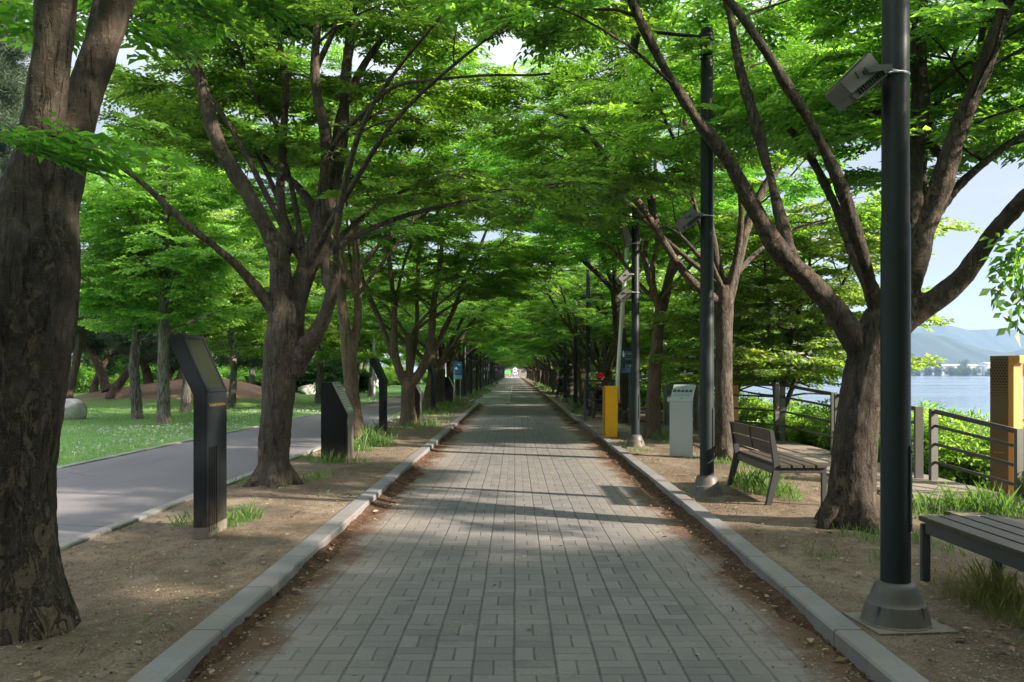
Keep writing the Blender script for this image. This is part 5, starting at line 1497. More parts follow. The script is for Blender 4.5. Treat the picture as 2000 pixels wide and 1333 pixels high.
# orange perforated pillars on the lake side
def pylon(label, x, y, z, rz, h, group):
    t = thing('orange_pillar', label, 'pillar', (x, y, z), rz, group)
    bm = bmesh.new(); box(bm, (.155, .0, h/2), (.07, .21, h), None, .004); box(bm, (.228, .0, h-.05), (.075, .21, .10), None, .004); obj('side_panel', bm, M['orange'], t)
    bm = bmesh.new(); box(bm, (0, 0, h/2), (.238, .20, h-.004), None, .003); fp = obj('front_panel', bm, M['corten'], t)
    bm = bmesh.new()
    def hole(u, v, s):
        b = bmesh.new(); vs = [b.verts.new((u+a*s, -.1015, v+c*s)) for a, c in ((-1, 0), (-.35, .6), (.35, .6), (1, 0), (.35, -.6), (-.35, -.6))]; b.faces.new(vs)
        rr3 = bmesh.ops.extrude_face_region(b, geom=list(b.faces)); bmesh.ops.translate(b, vec=(0, -.001, 0), verts=[v_ for v_ in rr3['geom'] if isinstance(v_, bmesh.types.BMVert)]); merge(bm, b)
    for c0, span in ((h-.28, .42), (.34, .26)):
        rows = int(2*span/.036)
        for r_ in range(rows):
            v = c0-span+r_*.036
            if not (.06 < v < h-.05): continue
            k = 1-abs(v-c0)/span
            if c0 > 1: k = min(1, k*1.5) if v > c0 else k*1.15
            for cidx in range(6):
                u = -.098+cidx*.039+(.0195 if r_ % 2 else 0)
                if u > .108: continue
                s = .0165*min(1, k)
                if s > .0025: hole(u, v, s)
    obj('perforation', bm, M['hole'], fp, False)
    bm = bmesh.new()
    for i in range(4): box(bm, (-.06+i*.035, -.1015, h*.43), (.022, .002, .018))
    obj('faint_mark', bm, M['yellow_dark'], fp, False)
    return t
go_ = 'orange perforated pillars beyond the railing'
pylon('orange and brown perforated pillar by the lake at the right edge', 6.42, 11.3, -.40, R(-58), 2.22, go_)
pylon('slim orange pillar glimpsed beside the smooth straight trunk', 5.15, 20.6, -.1, R(-58), 1.68, go_)

# ------------------------------------------------------------------ people
def skin_body(name, J, E, mat, parent, sub=2):
    ks = list(J); me = bpy.data.meshes.new('s')
    me.from_pydata([J[k][:3] for k in ks], [(ks.index(a), ks.index(b_)) for a, b_ in E], [])
    o = bpy.data.objects.new('s', me); C.objects.link(o)
    md = o.modifiers.new('k', 'SKIN'); md.use_smooth_shade = True
    for i, k in enumerate(ks):
        r_ = J[k][3]; me.skin_vertices[0].data[i].radius = (r_, J[k][4] if len(J[k]) > 4 else r_)
    me.skin_vertices[0].data[0].use_root = True
    sb = o.modifiers.new('b', 'SUBSURF'); sb.levels = sub; sb.render_levels = sub
    dg = bpy.context.evaluated_depsgraph_get(); dg.update()
    m2 = bpy.data.meshes.new_from_object(o.evaluated_get(dg)); bpy.data.objects.remove(o)
    m2.materials.clear()
    return link_mesh(name, m2, mat, parent)
def person(label, loc, rz, top, legs, hat=False, mask=False):
    """seated, facing local +X, seat at .47"""
    t = thing('person', label, 'person', loc, rz, 'people sitting on the benches')
    J = {'pelvis': (0, 0, .58, .12), 'waist': (-.02, 0, .76, .105), 'chest': (-.02, 0, .96, .115), 'neck0': (-.015, 0, 1.09, .052), 'neck': (.005, 0, 1.15, .048),
         'head': (.03, 0, 1.22, .072), 'head1': (.028, 0, 1.29, .088), 'top': (.02, 0, 1.355, .066), 'nose': (.120, 0, 1.262, .014)}
    E = [('pelvis', 'waist'), ('waist', 'chest'), ('chest', 'neck0'), ('neck0', 'neck'), ('neck', 'head'), ('head', 'head1'), ('head1', 'top'), ('head', 'nose')]
    for s, n in ((1, 'l'), (-1, 'r')):
        J.update({n+'hip': (.05, s*.10, .55, .085), n+'knee': (.46, s*.12, .52, .056), n+'shin': (.47, s*.12, .32, .046), n+'ank': (.45, s*.12, .10, .034), n+'toe': (.60, s*.14, .045, .030),
                  n+'sh': (-.02, s*.185, 1.04, .055), n+'el': (.06, s*.24, .79, .040), n+'wr': (.27, s*.13, .675, .026), n+'palm': (.335, s*.10, .655, .030, .018), n+'ear': (.02, s*.088, 1.265, .014)})
        E += [('pelvis', n+'hip'), (n+'hip', n+'knee'), (n+'knee', n+'shin'), (n+'shin', n+'ank'), (n+'ank', n+'toe'), ('chest', n+'sh'), (n+'sh', n+'el'), (n+'el', n+'wr'), (n+'wr', n+'palm'), ('head', n+'ear')]
        for f in range(4):
            o_ = (f-1.5)*.018; ln = (.052, .062, .058, .045)[f]
            a, b_ = f'{n}f{f}a', f'{n}f{f}b'
            J[a] = (.365+ln*.35, s*(.10+o_), .648, .0085); J[b_] = (.365+ln, s*(.10+o_*1.1), .625, .0075)
            E += [(n+'palm', a), (a, b_)]
        J[n+'th'] = (.335, s*.062, .640, .010); J[n+'th2'] = (.365, s*.050, .628, .008); E += [(n+'wr', n+'th'), (n+'th', n+'th2')]
    skin_body('body', J, E, M['skin'], t)
    Jj = {k: (*v[:3], v[3]*1.22+.012) for k, v in J.items() if k in ('pelvis', 'waist', 'chest', 'neck0', 'lsh', 'rsh', 'lel', 'rel', 'lwr', 'rwr')}
    Jj['neck0'] = (-.02, 0, 1.10, .065)
    skin_body('jacket', Jj, [('pelvis', 'waist'), ('waist', 'chest'), ('chest', 'neck0')]+[e for s in 'lr' for e in (('chest', s+'sh'), (s+'sh', s+'el'), (s+'el', s+'wr'))], top, t)
    Jt = {k: (*v[:3], v[3]*1.2+.012) for k, v in J.items() if k in ('pelvis', 'lhip', 'rhip', 'lknee', 'rknee', 'lshin', 'rshin', 'lank', 'rank')}
    skin_body('trousers', Jt, [e for s in 'lr' for e in (('pelvis', s+'hip'), (s+'hip', s+'knee'), (s+'knee', s+'shin'), (s+'shin', s+'ank'))], legs, t)
    for s in (1, -1):
        bm = bmesh.new(); prism(bm, [(.40, 0), (.66, 0), (.67, .03), (.60, .075), (.50, .105), (.41, .10)], 'y', s*.13-.045, s*.13+.045, .02); obj('shoe', bm, M['cloth_black'], t)
        bm = bmesh.new(); bmesh.ops.create_icosphere(bm, subdivisions=2, radius=.011, matrix=Matrix.Translation((.108, s*.033, 1.288))); obj('eye', bm, M['hair'], t)
    bm = bmesh.new(); bmesh.ops.create_icosphere(bm, subdivisions=3, radius=1, matrix=Matrix.Translation((.008, 0, 1.305)) @ Matrix.Diagonal((.104, .098, .098, 1)))
    for v in list(bm.verts):
        if v.co.x > .075 and v.co.z < 1.335: v.co.x = .07
    obj('hair', bm, M['hair'], t)
    if hat:
        bm = bmesh.new(); lathe(bm, [(.150, -.052), (.152, -.045), (.116, .012), (.112, .03), (.106, .105), (.094, .122), (0, .126), (0, .116), (.09, .112), (.10, .03), (.108, .005), (.144, -.052), (.150, -.052)], (.015, 0, 1.335), 28); obj('hat', bm, M['red_felt'], t)
    if mask:
        bm = bmesh.new(); bmesh.ops.create_icosphere(bm, subdivisions=3, radius=1, matrix=Matrix.Translation((.075, 0, 1.235)) @ Matrix.Diagonal((.060, .066, .052, 1))); obj('mask', bm, M['mask_white'], t)
    return t
person('person in a red bucket hat and black jacket seated behind the railing', (2.64+.22, 28.85, GZ+.05), R(18), M['cloth_black'], M['cloth_black'], hat=True)
person('person in black with a white face mask seated far along the path', (2.62+.20, 51.9, GZ+.05), R(-28), M['cloth_black'], M['cloth_beige'], mask=True)

# ------------------------------------------------------------------ the far end of the tunnel
t = thing('van', 'small blue and white van facing the viewer at the end of the tunnel', 'van', (.25, 330, .0))
bm = bmesh.new(); prism(bm, [(0, .35), (0, 1.0), (.25, 1.15), (.75, 1.95), (4.2, 1.95), (4.3, 1.2), (4.3, .35)], 'x', -.85, .85, .06)
for f in bm.faces: pass
obj('body', bm, M['van_white'], t)
bm = bmesh.new(); box(bm, (0, -.02, .72), (1.66, .10, .42), None, .03); obj('bonnet_panel', bm, M['van_blue'], t)
bm = bmesh.new(); box(bm, (0, .48, 1.55), (1.45, .05, .70), Matrix.Rotation(R(-32), 3, 'X'), .01); obj('windscreen', bm, M['window_glass'], t)
for sx in (-.72, .72):
    for yy in (.75, 3.4):
        bm = bmesh.new(); lathe(bm, [(0, -.1), (.30, -.1), (.33, -.06), (.33, .06), (.30, .1), (0, .1)], (sx, yy, .33), 20, 0, Matrix.Rotation(R(90), 3, 'Y')); obj('wheel', bm, M['tyre'], t)
    bm = bmesh.new(); box(bm, (sx*.82, -.04, .95), (.26, .08, .16), None, .02); obj('headlight', bm, M['glass_lamp'], t)
t = thing('road_sign', 'round teal and white sign above the distant van', 'sign', (.2, 322, 0))
bm = bmesh.new(); rod(bm, (0, .06, 0), (0, .06, 2.4), .05, n=8); obj('post', bm, M['galv'], t)
bm = bmesh.new(); lathe(bm, [(0, 0), (.80, 0), (.80, .05), (0, .05)], (0, 0, 2.65), 24, 0, Matrix.Rotation(R(90), 3, 'X')); dsk = obj('disc', bm, M['ink_white'], t)
bm = bmesh.new(); box(bm, (.05, -.07, 2.65), (1.0, .02, .42), None, .005); obj('band', bm, M['sign_teal'], dsk)
t = thing('road_sign', 'wide green sign panel left of the distant van', 'sign', (-3.0, 318, 0))
for sx in (-1.2, 1.2):
    bm = bmesh.new(); rod(bm, (sx, .08, 0), (sx, .08, 1.2), .06, n=8); obj('post', bm, M['galv'], t)
bm = bmesh.new(); box(bm, (0, 0, 1.75), (3.2, .08, 1.15), None, .01); obj('panel', bm, M['sign_green'], t)
far_building('pale tan wall-fronted building closing the end of the avenue', 4.0, 402, 0, 26, 8, 4.2, 9, 'building', 'tan_wall')

# ------------------------------------------------------------------ the park on the left
def park_tree(seed, label, loc, group, h=8.5, r=.17, z0=2.5, spread=3.3, nl=20):
    x, y = loc; root = thing('park_tree', label, 'tree', (x, y, .06), 0, group)
    t = Tree(seed); g = t.rng
    P = [(x, y, -.1, r*1.25), (x, y, .25, r*1.02)]+[(x+g.normal(0, .05), y+g.normal(0, .05), h*f, r*(1-.72*f)) for f in (.2, .4, .6, .8)]+[(x+g.normal(0, .1), y, h*.97, .02)]
    t.limb(P)
    for k in range(nl):
        f = k/(nl-1); z = z0+(h-z0-.5)*f
        L = spread*(1-.62*f)*g.uniform(.75, 1.15)*(.75 if k < 2 else 1)
        q = auto_limb(t, (x, y, z), k*2.4+g.uniform(-.3, .3), R(g.uniform(12, 40)), L, max(.02, .05*(1-.5*f)), 7, -.03)
        Q = t.limb(q)
        t.grow(Q, (x, y), (.6, 1.3), .30, .25, z0-.35)
    return root, t
gpk = 'bright green park trees on the lawn'
pk = []
for sd, loc, lab, kw in ((401, (-10.6, 26.0), 'park tree on the lawn with a small white tag on its fissured trunk', dict(h=9, r=.20, z0=2.9)),
                         (402, (-12.55, 28.6), 'park tree on the lawn nearest the pale boulder', dict(h=8.6, r=.19, z0=2.7, spread=3.2)),
                         (403, (-12.5, 38.0), 'dark-trunked park tree standing at the right foot of the mound', dict(h=9, r=.18, z0=2.2, spread=3.4))):
    root, t = park_tree(sd, lab, loc, gpk, **kw); t.build(root, M['bark_park'], M['leaf_park'], 'ginkgo', .03, (.95, 1.5), .02); pk.append(root)
tg = thing('tree_tag', 'small white tag hung on a fissured park tree trunk', 'tag', (-10.62, 25.80, 1.72))
bm = bmesh.new(); box(bm, (0, 0, 0), (.17, .008, .10), None, .002); tp = obj('plate', bm, M['ink_white'], tg)
bm = bmesh.new()
for i in range(4): box(bm, (-.05+i*.033, -.0055, .005), (.020, .002, .022))
obj('printed_line', bm, M['ink_pale'], tp, False)
rp = random.Random(17)
spots = [(-12.7, 33.2, 'park tree half hidden behind the tilted screen pillar'), (-9.7, 42.5, 'slender park tree between the grey many-stemmed trunk and the wedge pillar'),
         (-14.2, 52, 'park tree rising behind the dark rounded shrub'), (-9.2, 55, 'park tree just left of the pale bicycle-path pole'), (-11.6, 63, 'park tree seen between the twin stems and the pale pole')]
for i, (x, y, lab) in enumerate(spots): copy_thing(pk[(i+1) % 3], (x, y, .06), rp.uniform(0, 6), rp.uniform(.92, 1.1), lab, gpk)
taken = [(s[0], s[1]) for s in spots]
far_lab = 'tall green tree among the many at the back of the park'
cnt = 0
for tries in range(900):
    if cnt >= 46: break
    y = rp.uniform(56, 125); x = -rp.uniform(9.2, 75)
    if (x+17.6)**2/95+(y-45)**2/90 < 1: continue
    if any((x-a)**2+(y-b_)**2 < 20 for a, b_ in taken): continue
    if x/y < -.64: continue
    taken.append((x, y)); cnt += 1
    copy_thing(pk[cnt % 3], (x, y, .06), rp.uniform(0, 6), rp.uniform(1.0, 1.55) if y > 70 else rp.uniform(.9, 1.2), far_lab, 'green trees filling the back of the park')
for k in range(18):
    y = rp.uniform(38, 120); x = -y*rp.uniform(.72, 1.5)-8
    copy_thing(pk[k % 3], (x, y, .06), rp.uniform(0, 6), rp.uniform(1.0, 1.5), 'green tree standing out on the open lawn far to the left', 'trees on the open lawn far to the left')

# leaning pines on the mound
def needle_template(seed):
    r = np.random.RandomState(seed); o = []
    for i in range(46):
        d = r.normal(0, 1, 3); d[2] = abs(d[2])*.7; d[1] += .6; d /= np.linalg.norm(d)
        s = np.cross(d, r.normal(0, 1, 3)); s /= np.linalg.norm(s); L = r.uniform(.12, .2)
        b_ = r.normal(0, .07, 3)
        o.append(np.array([b_-s*.006, b_+d*L*.5-s*.009, b_+d*L, b_+d*L*.5+s*.009]))
    return np.array(o)
SPRAY['needle'] = [needle_template(s) for s in range(4)]
def pine(seed, label, stem, group, crown_r=2.0, n_l=7, lean=(0, 0)):
    x, y, z = stem[0][:3]; root = thing('pine_tree', label, 'tree', (x, y, z), 0, group)
    t = Tree(seed); g = t.rng
    Q = t.limb(stem)
    for k in range(n_l):
        i = int(len(Q)*(.55+.42*k/n_l)); p = Q[min(i, len(Q)-1)]
        q = t.limb(auto_limb(t, p[:3], k*2.4+g.uniform(-.4, .4), R(g.uniform(-4, 28)), crown_r*g.uniform(.7, 1.1), max(.028, p[3]*.5), 7, -.02))
        for j in range(int(crown_r*26)):
            f = g.uniform(.3, 1.05); a = q[min(len(q)-1, int(f*(len(q)-1)))]
            t.leaf(np.array(a[:3])+g.normal(0, 1, 3)*[.36, .36, .13]+[0, 0, .06], g.normal(0, 1, 3)*[1, 1, .4]+[0, 0, .5])
    t.build(root, M['bark_pine'], M['needle'], 'needle', .035, (1.3, 2.1), .02)
    return root
gpi = 'leaning pines on the earth mound'
def mz(px, Y): x = (px-CX)*Y/F_PX; return x, Y, mound_z(x, Y)-.08
def pine_px(seed, label, pts, Y, **kw):
    b_ = mz(pts[0][0], Y); off = b_[2]-at(*pts[0][:2], Y)[2]
    st = [(at(p[0], p[1], Y)[0], Y+(.5*i if i else 0)*kw.get('dy', .3), at(p[0], p[1], Y)[2]+off, p[2]*.78*Y/F_PX) for i, p in enumerate(pts)]
    kw.pop('dy', None)
    return pine(seed, label, st, gpi, **kw)
pine_px(501, 'pine leaning to the right from the front of the mound', [(213, 772, 13), (222, 752, 11), (236, 728, 10), (250, 705, 9), (262, 688, 8), (290, 660, 6), (330, 645, 4)], 40, crown_r=2.3)
pine_px(502, 'reddish pine leaning to the left from the mound', [(208, 762, 13), (200, 740, 11), (185, 705, 10), (168, 682, 9), (155, 662, 8), (150, 630, 6), (160, 600, 4)], 43, crown_r=2.2)
pine_px(503, 'pine forking low behind the boulder', [(180, 766, 10), (184, 740, 9), (192, 715, 8), (204, 690, 7), (212, 660, 5), (205, 630, 4)], 45, crown_r=2.)
pine_px(504, 'straight pale pine trunk at the left end of the mound', [(133, 775, 12), (136, 740, 11), (142, 700, 10), (148, 655, 9), (152, 600, 7), (150, 540, 5)], 41, crown_r=2.3)
pine_px(505, 'bowed pine with a curved trunk on top of the mound', [(290, 752, 14), (288, 735, 12), (280, 712, 11), (268, 690, 9), (262, 670, 7), (280, 650, 5)], 47, crown_r=2.5)
pine_px(506, 'dark curved pine at the right end of the mound', [(352, 748, 14), (358, 725, 12), (357, 700, 10), (348, 675, 9), (352, 650, 7), (380, 635, 5)], 46, crown_r=2.4)
pine_px(507, 'short curved pine behind the tagged park tree', [(318, 752, 12), (320, 735, 11), (328, 715, 9), (338, 690, 8), (330, 665, 6)], 49, crown_r=2.)
pine_px(508, 'slanting pine trunk right of the mound beside a dark park tree', [(432, 772, 7), (442, 745, 6), (456, 715, 6), (468, 690, 5), (478, 655, 4)], 52, crown_r=2.)
# tall conifer at the top left
st = [(-21.5, 36, 0, .3), (-21.5, 36, 6, .24), (-21.5, 36, 12, .15), (-21.5, 36, 18, .04)]
root = thing('conifer', 'tall blue-green conifer rising at the top left corner', 'tree', (-21.5, 36, .06)); t = Tree(520); t.limb(st)
for k in range(60):
    f = k/60; z = 4+13.6*f; L = 3.0*(1-f)+.4
    q = auto_limb(t, (-21.5, 36, z), k*2.4, R(8), L, .03, 5, .03); t.limb(q)
    for j in range(int(12+L*16)):
        a = q[t.rng.randint(1, len(q))]; t.leaf(np.array(a[:3])+t.rng.normal(0, 1, 3)*[.28, .28, .12], np.array([math.cos(k*2.4), math.sin(k*2.4), .2])+t.rng.normal(0, .4, 3))
t.build(root, M['bark_pine'], M['needle'], 'needle', .05, (1.4, 2.2), .02)

# boulders
def boulder(label, x, y, z, s, seed, rz=0):
    t = thing('boulder', label, 'boulder', (x, y, z), rz, 'boulders on the lawn')
    bm = bmesh.new(); bmesh.ops.create_icosphere(bm, subdivisions=4, radius=1)
    r = np.random.RandomState(seed); dirs = r.normal(0, 1, (12, 3)); dirs /= np.linalg.norm(dirs, axis=1)[:, None]; cut = r.uniform(.42, .80, 12)
    for v in bm.verts:
        c = np.array(v.co)
        for d_, k in zip(dirs, cut):
            e = c.dot(d_)
            if e > k: c = c-d_*(e-k)*.93
        c = c+.025*np.sin(c*9+seed)+.012*np.sin(c[::-1]*23+seed)
        v.co = Vector((c[0]*s[0], c[1]*s[1], c[2]*s[2]+s[2]*.62))
    obj('stone', bm, M['rock'], t, True, 60)
boulder('pale grey boulder on the lawn beside the old peeling trunk', -14.9, 28.2, .0, (.85, .7, .52), 2)
boulder('angular boulder on the lawn behind the many-stemmed trunk', -14.6, 60.5, .0, (.95, .8, .62), 5, 1)
boulder('small boulder on the lawn beside the standing stone', -14.2, 80, .0, (1.0, .8, .75), 9)
boulder('upright slab-like standing stone beyond the twin-stemmed tree', -13.6, 82, .0, (.75, .4, 1.5), 12)

# shrubs
def shrub_proto(label, seed, loc, leafm, group, r=.8, h=.9, n=260, kind='shrub', sc=(.9, 1.4), name='shrub'):
    x, y, z = loc; root = thing(name, label, 'shrub', loc, 0, group)
    g = np.random.RandomState(seed); pos = []; fwd = []
    V, F, off = [], [], 0
    for k in range(26):
        a = g.uniform(0, 6.28); rr_ = r*math.sqrt(g.uniform(0, 1))*.9; e = np.array([math.cos(a)*rr_, math.sin(a)*rr_, h*g.uniform(.55, 1.1)*(1-.35*(rr_/r)**2)])
        P = np.array([[e[0]*.15, e[1]*.15, 0], [e[0]*.5, e[1]*.5, e[2]*.6], e]); v, f = tube_np(P, np.array([.010, .007, .004]), 4); V.append(v); F.append(f+off); off += len(v)
        for j in range(n//26):
            u = g.uniform(.25, 1.0); p = P[0]*(1-u)**2+2*P[1]*u*(1-u)+P[2]*u*u
            pos.append(p+g.normal(0, .10*r, 3)*[1, 1, .6]); fwd.append(np.array([math.cos(a), math.sin(a), .35])+g.normal(0, .6, 3))
    np_mesh('stem', np.concatenate(V), np.concatenate(F), [M['bark_dogwood']], root, True)
    pos = np.array(pos); pos[:, 2] = np.maximum(pos[:, 2], .04)
    v, t = scatter(SPRAY[kind], pos, fwd, g.uniform(*sc, len(pos)), g, .5)
    np_mesh('foliage', v, quads(len(v)), [leafm], root, False, t)
    return root
gs = 'fresh green bushes on the bank behind the railing'
sh = [shrub_proto('low fresh green bush behind the railing', 601+i, (7.0+.3*i, 13.2+2.2*i, -.25), M['leaf_shrub'], gs, .95, 1.0, 380) for i in range(3)]
sh[0]['label'] = 'bush of narrow green leaves between the railing gap and the orange pillar'
sh[1]['label'] = 'low fresh green bush seen through the railing right of the leaning trunk'
sh[2]['label'] = 'low fresh green bush seen through the railing left of the leaning trunk'
rs = random.Random(9)
k = 0
for i in range(74):
    y = 5.5+i*.62+rs.uniform(-.3, .3); x = 6.75+rs.uniform(0, 1.9)+max(0, y-24)*.0
    if 11.0 < y < 13.0 and x < 7.0: x += .9
    z = -.15-max(0, x-7.1)*.55
    copy_thing(sh[i % 3], (x, y, z), rs.uniform(0, 6), rs.uniform(.65, 1.0), 'one of the leafy green bushes massed on the bank below the railing', 'leafy bushes massed below the railing')
for i in range(30):
    y = 32+i*3.0; copy_thing(sh[i % 3], (6.2+rs.uniform(-.8, 2.2), y, -.02), rs.uniform(0, 6), rs.uniform(.9, 1.5), 'green bush behind the far benches on the lake side', 'bushes behind the far right row of trees')
gd = 'shrubs across the park lawn'
ds = shrub_proto('big dark rounded shrub on the lawn behind the grey many-stemmed trunk', 620, (-14.2, 62, .03), M['leaf_dark'], gd, 1.75, 2.6, 700, 'dogwood', (1.6, 2.4))
copy_thing(ds, (-12.0, 66.5, .03), 1.0, .62, 'smaller dark shrub just right of the big rounded one', gd)
yb = shrub_proto('yellow-green bush beyond the mound and the curved pines', 621, (-25.2, 62, .03), M['leaf_park'], gd, 1.9, 2.1, 500, 'dogwood', (1.6, 2.4))
copy_thing(yb, (-22.6, 64, .03), 1.2, .9, 'second yellow-green bush, nearer the dark park tree', gd)
for i in range(46):
    y = rs.uniform(66, 130); x = -rs.uniform(10, .55*y)
    copy_thing([ds, yb, sh[0]][i % 3], (x, y, .03), rs.uniform(0, 6), rs.uniform(.8, 1.3)*(1 if i % 3 < 2 else 2.2), 'shrub among the many under the trees at the back of the park', 'shrubs under the back trees of the park')

# kousa dogwoods beyond the boardwalk
gk = 'white-bracted dogwoods along the lake bank'
def dogwood(seed, label, loc, lean, h=5.2, spread=2.3):
    x, y = loc; root = thing('dogwood_tree', label, 'tree', (x, y, -.05), 0, gk); t = Tree(seed); g = t.rng
    for k in range(4):
        a = k*1.57+g.uniform(-.4, .4)
        Q = t.limb([(x, y, -.2, .075), (x+math.cos(a)*.12+lean[0]*.15, y+math.sin(a)*.12+lean[1]*.15, .9, .06), (x+math.cos(a)*.5+lean[0]*.5, y+math.sin(a)*.5+lean[1]*.5, 2.4, .048), (x+math.cos(a)*.9+lean[0], y+math.sin(a)*.9+lean[1], h*.72, .034), (x+math.cos(a)*1.1+lean[0]*1.1, y+math.sin(a)*1.1+lean[1], h*.98, .012)])
        for j in range(11):
            i = int(len(Q)*(.24+.72*j/11)); p = Q[min(len(Q)-1, i)]
            q = t.limb(auto_limb(t, p[:3], a+j*2.4+g.uniform(-.4, .4), R(g.uniform(0, 24)), spread*(1-.5*j/11)*g.uniform(.7, 1.15), max(.012, p[3]*.45), 7, -.02))
            t.grow(q, (x+lean[0], y+lean[1]), (.5, 1.1), .42, .2, 1.45)
    t.build(root, M['bark_dogwood'], M['leaf_dogwood'], 'dogwood', .025, (.85, 1.25), .008, .40, M['bract'])
    return root
dw = [dogwood(701, 'white-bracted dogwood spreading over the railing left of the leaning trunk', (6.15, 20.2), (.35, -1.2)),
      dogwood(702, 'white-bracted dogwood seen behind the smooth straight trunk', (6.5, 25.8), (.1, -.3), 5.0, 2.5)]
for i, (x, y) in enumerate([(6.7, 31.5), (6.4, 37), (7.0, 43), (6.6, 50), (7.1, 57), (6.7, 65), (7.2, 74), (6.8, 84), (7.2, 96), (7, 110), (7, 126)]):
    copy_thing(dw[i % 2], (x, y, -.05), rs.uniform(0, 6), rs.uniform(.95, 1.15), 'dogwood among those lining the bank behind the right row' if i > 1 else ('dogwood with pale bracts behind the navy sign' if i == 0 else 'dogwood with pale bracts behind the person in the red hat'), gk)

for x, y, s_ in ((8.2, -2.0, 1.6), (9.1, 1.3, 1.45), (8.0, -7.0, 1.6)):  # out-of-view trees added to keep the low sun off the near path
    copy_thing(dw[int(y) % 2], (x, y, -.15), rs.uniform(0, 6), s_, 'unseen dogwood added on the near bank to shade the path', 'unseen shade dogwoods added on the near bank')

# ------------------------------------------------------------------ grass, litter
def blades(name, label, cat, centres, mat, rng):
    """centres: (x,y,z,radius,count,height)"""
    Vs = []; Ts = []
    for (x, y, z, r, n, h) in centres:
        n = max(3, int(n*.62)); a = rng.uniform(0, 6.283, n); q = r*np.sqrt(rng.uniform(0, 1, n))
        bx = x+np.cos(a)*q; by = y+np.sin(a)*q
        hh = h*np.clip(rng.gamma(3.2, .24, n), .12, 1.5)*(1-.5*(q/max(r, 1e-3))**2); az = rng.uniform(0, 6.283, n); ln = rng.uniform(.15, .7, n)*hh
        wd = np.minimum(.0016+.010*hh, .0042)*max(1, y/9)
        dx, dy = np.cos(az), np.sin(az); sx, sy = -dy*wd, dx*wd
        zz = np.full(n, z)
        V = np.stack([np.stack([bx-sx, by-sy, zz], -1), np.stack([bx+sx, by+sy, zz], -1),
                      np.stack([bx+sx*.6+dx*ln*.5, by+sy*.6+dy*ln*.5, zz+hh*.65], -1), np.stack([bx+dx*ln, by+dy*ln, zz+hh], -1)], 1)
        Vs.append(V.reshape(-1, 3)); Ts.append(np.clip(rng.normal(.5, .22, n), 0, 1))
    V = np.concatenate(Vs)
    return tag(np_mesh(name, V, quads(len(V)), [mat], None, False, np.concatenate(Ts)), label, cat, None, 'stuff')
rng = np.random.RandomState(77)
T_ = []
def tuft(px, py, r, n, h, z=GZ):
    Y = (EYE-z)*F_PX/(py-CY); T_.append(((px-CX)*Y/F_PX, Y, z-.01, r, n, h))
for a in ((365, 1030, .16, 150, .14), (345, 1025, .12, 80, .10), (470, 1020, .20, 260, .20), (455, 1030, .12, 120, .18), (490, 1015, .14, 120, .14), (430, 1045, .06, 30, .10),
          (480, 945, .22, 160, .12), (520, 945, .16, 140, .16), (555, 950, .10, 80, .12), (610, 938, .24, 240, .14), (640, 932, .2, 140, .12), (590, 945, .12, 90, .10),
          (640, 905, .3, 240, .18), (600, 900, .28, 200, .16), (690, 905, .3, 220, .14), (720, 870, .45, 520, .32), (745, 872, .35, 300, .24), (700, 880, .3, 260, .26), (760, 860, .3, 160, .16),
          (830, 832, .5, 420, .22), (800, 838, .4, 240, .18), (850, 828, .4, 180, .12), (780, 825, .4, 160, .2), (745, 845, .4, 200, .25), (860, 805, .9, 420, .16), (830, 800, .9, 380, .2), (880, 792, .9, 420, .2), (850, 790, .9, 300, .2), (900, 780, 1.2, 300, .2), (810, 812, .7, 260, .2), (700, 850, .4, 200, .3)):
    tuft(*a)
for a in ((1470, 955, .30, 420, .22), (1450, 945, .22, 260, .20), (1500, 965, .30, 420, .22), (1530, 970, .24, 260, .18), (1485, 940, .3, 320, .26), (1545, 978, .16, 120, .12), (1430, 905, .30, 320, .14), (1400, 905, .25, 200, .10), (1460, 915, .3, 220, .14),
          (1250, 880, .35, 200, .10), (1230, 868, .3, 180, .12), (1290, 858, .4, 380, .2), (1310, 865, .4, 260, .14), (1265, 845, .4, 240, .2), (1330, 880, .3, 100, .08), (1370, 895, .3, 120, .08),
          (1650, 1045, .14, 90, .12), (1690, 1050, .14, 90, .12), (1600, 1085, .14, 60, .08), (1635, 1090, .14, 60, .09), (1580, 1060, .1, 30, .08), (1720, 1060, .2, 160, .14), (1730, 1100, .14, 90, .12),
          (1840, 1000, .35, 420, .20), (1800, 990, .3, 260, .18), (1880, 1000, .35, 420, .24), (1920, 1000, .3, 360, .26), (1960, 1010, .3, 300, .26), (1990, 1015, .3, 260, .24), (1770, 1010, .25, 200, .16), (1800, 1060, .24, 160, .12), (1760, 1060, .2, 140, .14), (1850, 1080, .2, 120, .12), (1700, 990, .3, 160, .10)):
    tuft(*a)
for y in np.arange(28, 120, .9):
    T_.append((-3.9+rng.uniform(0, 1.6), y, GZ-.01, rng.uniform(.3, .7), 130, .18)); T_.append((2.4+rng.uniform(0, 3.6), y, GZ-.01, rng.uniform(.3, .7), 130, .18))
for i in range(420):
    y = 4.2+22*rng.rand()**1.2; s = rng.rand()
    T_.append((rng.uniform(-3.8, -2.0) if s < .5 else rng.uniform(2.2, 4.5), y, GZ-.005, rng.uniform(.02, .08), rng.randint(4, 14), rng.uniform(.03, .08)))
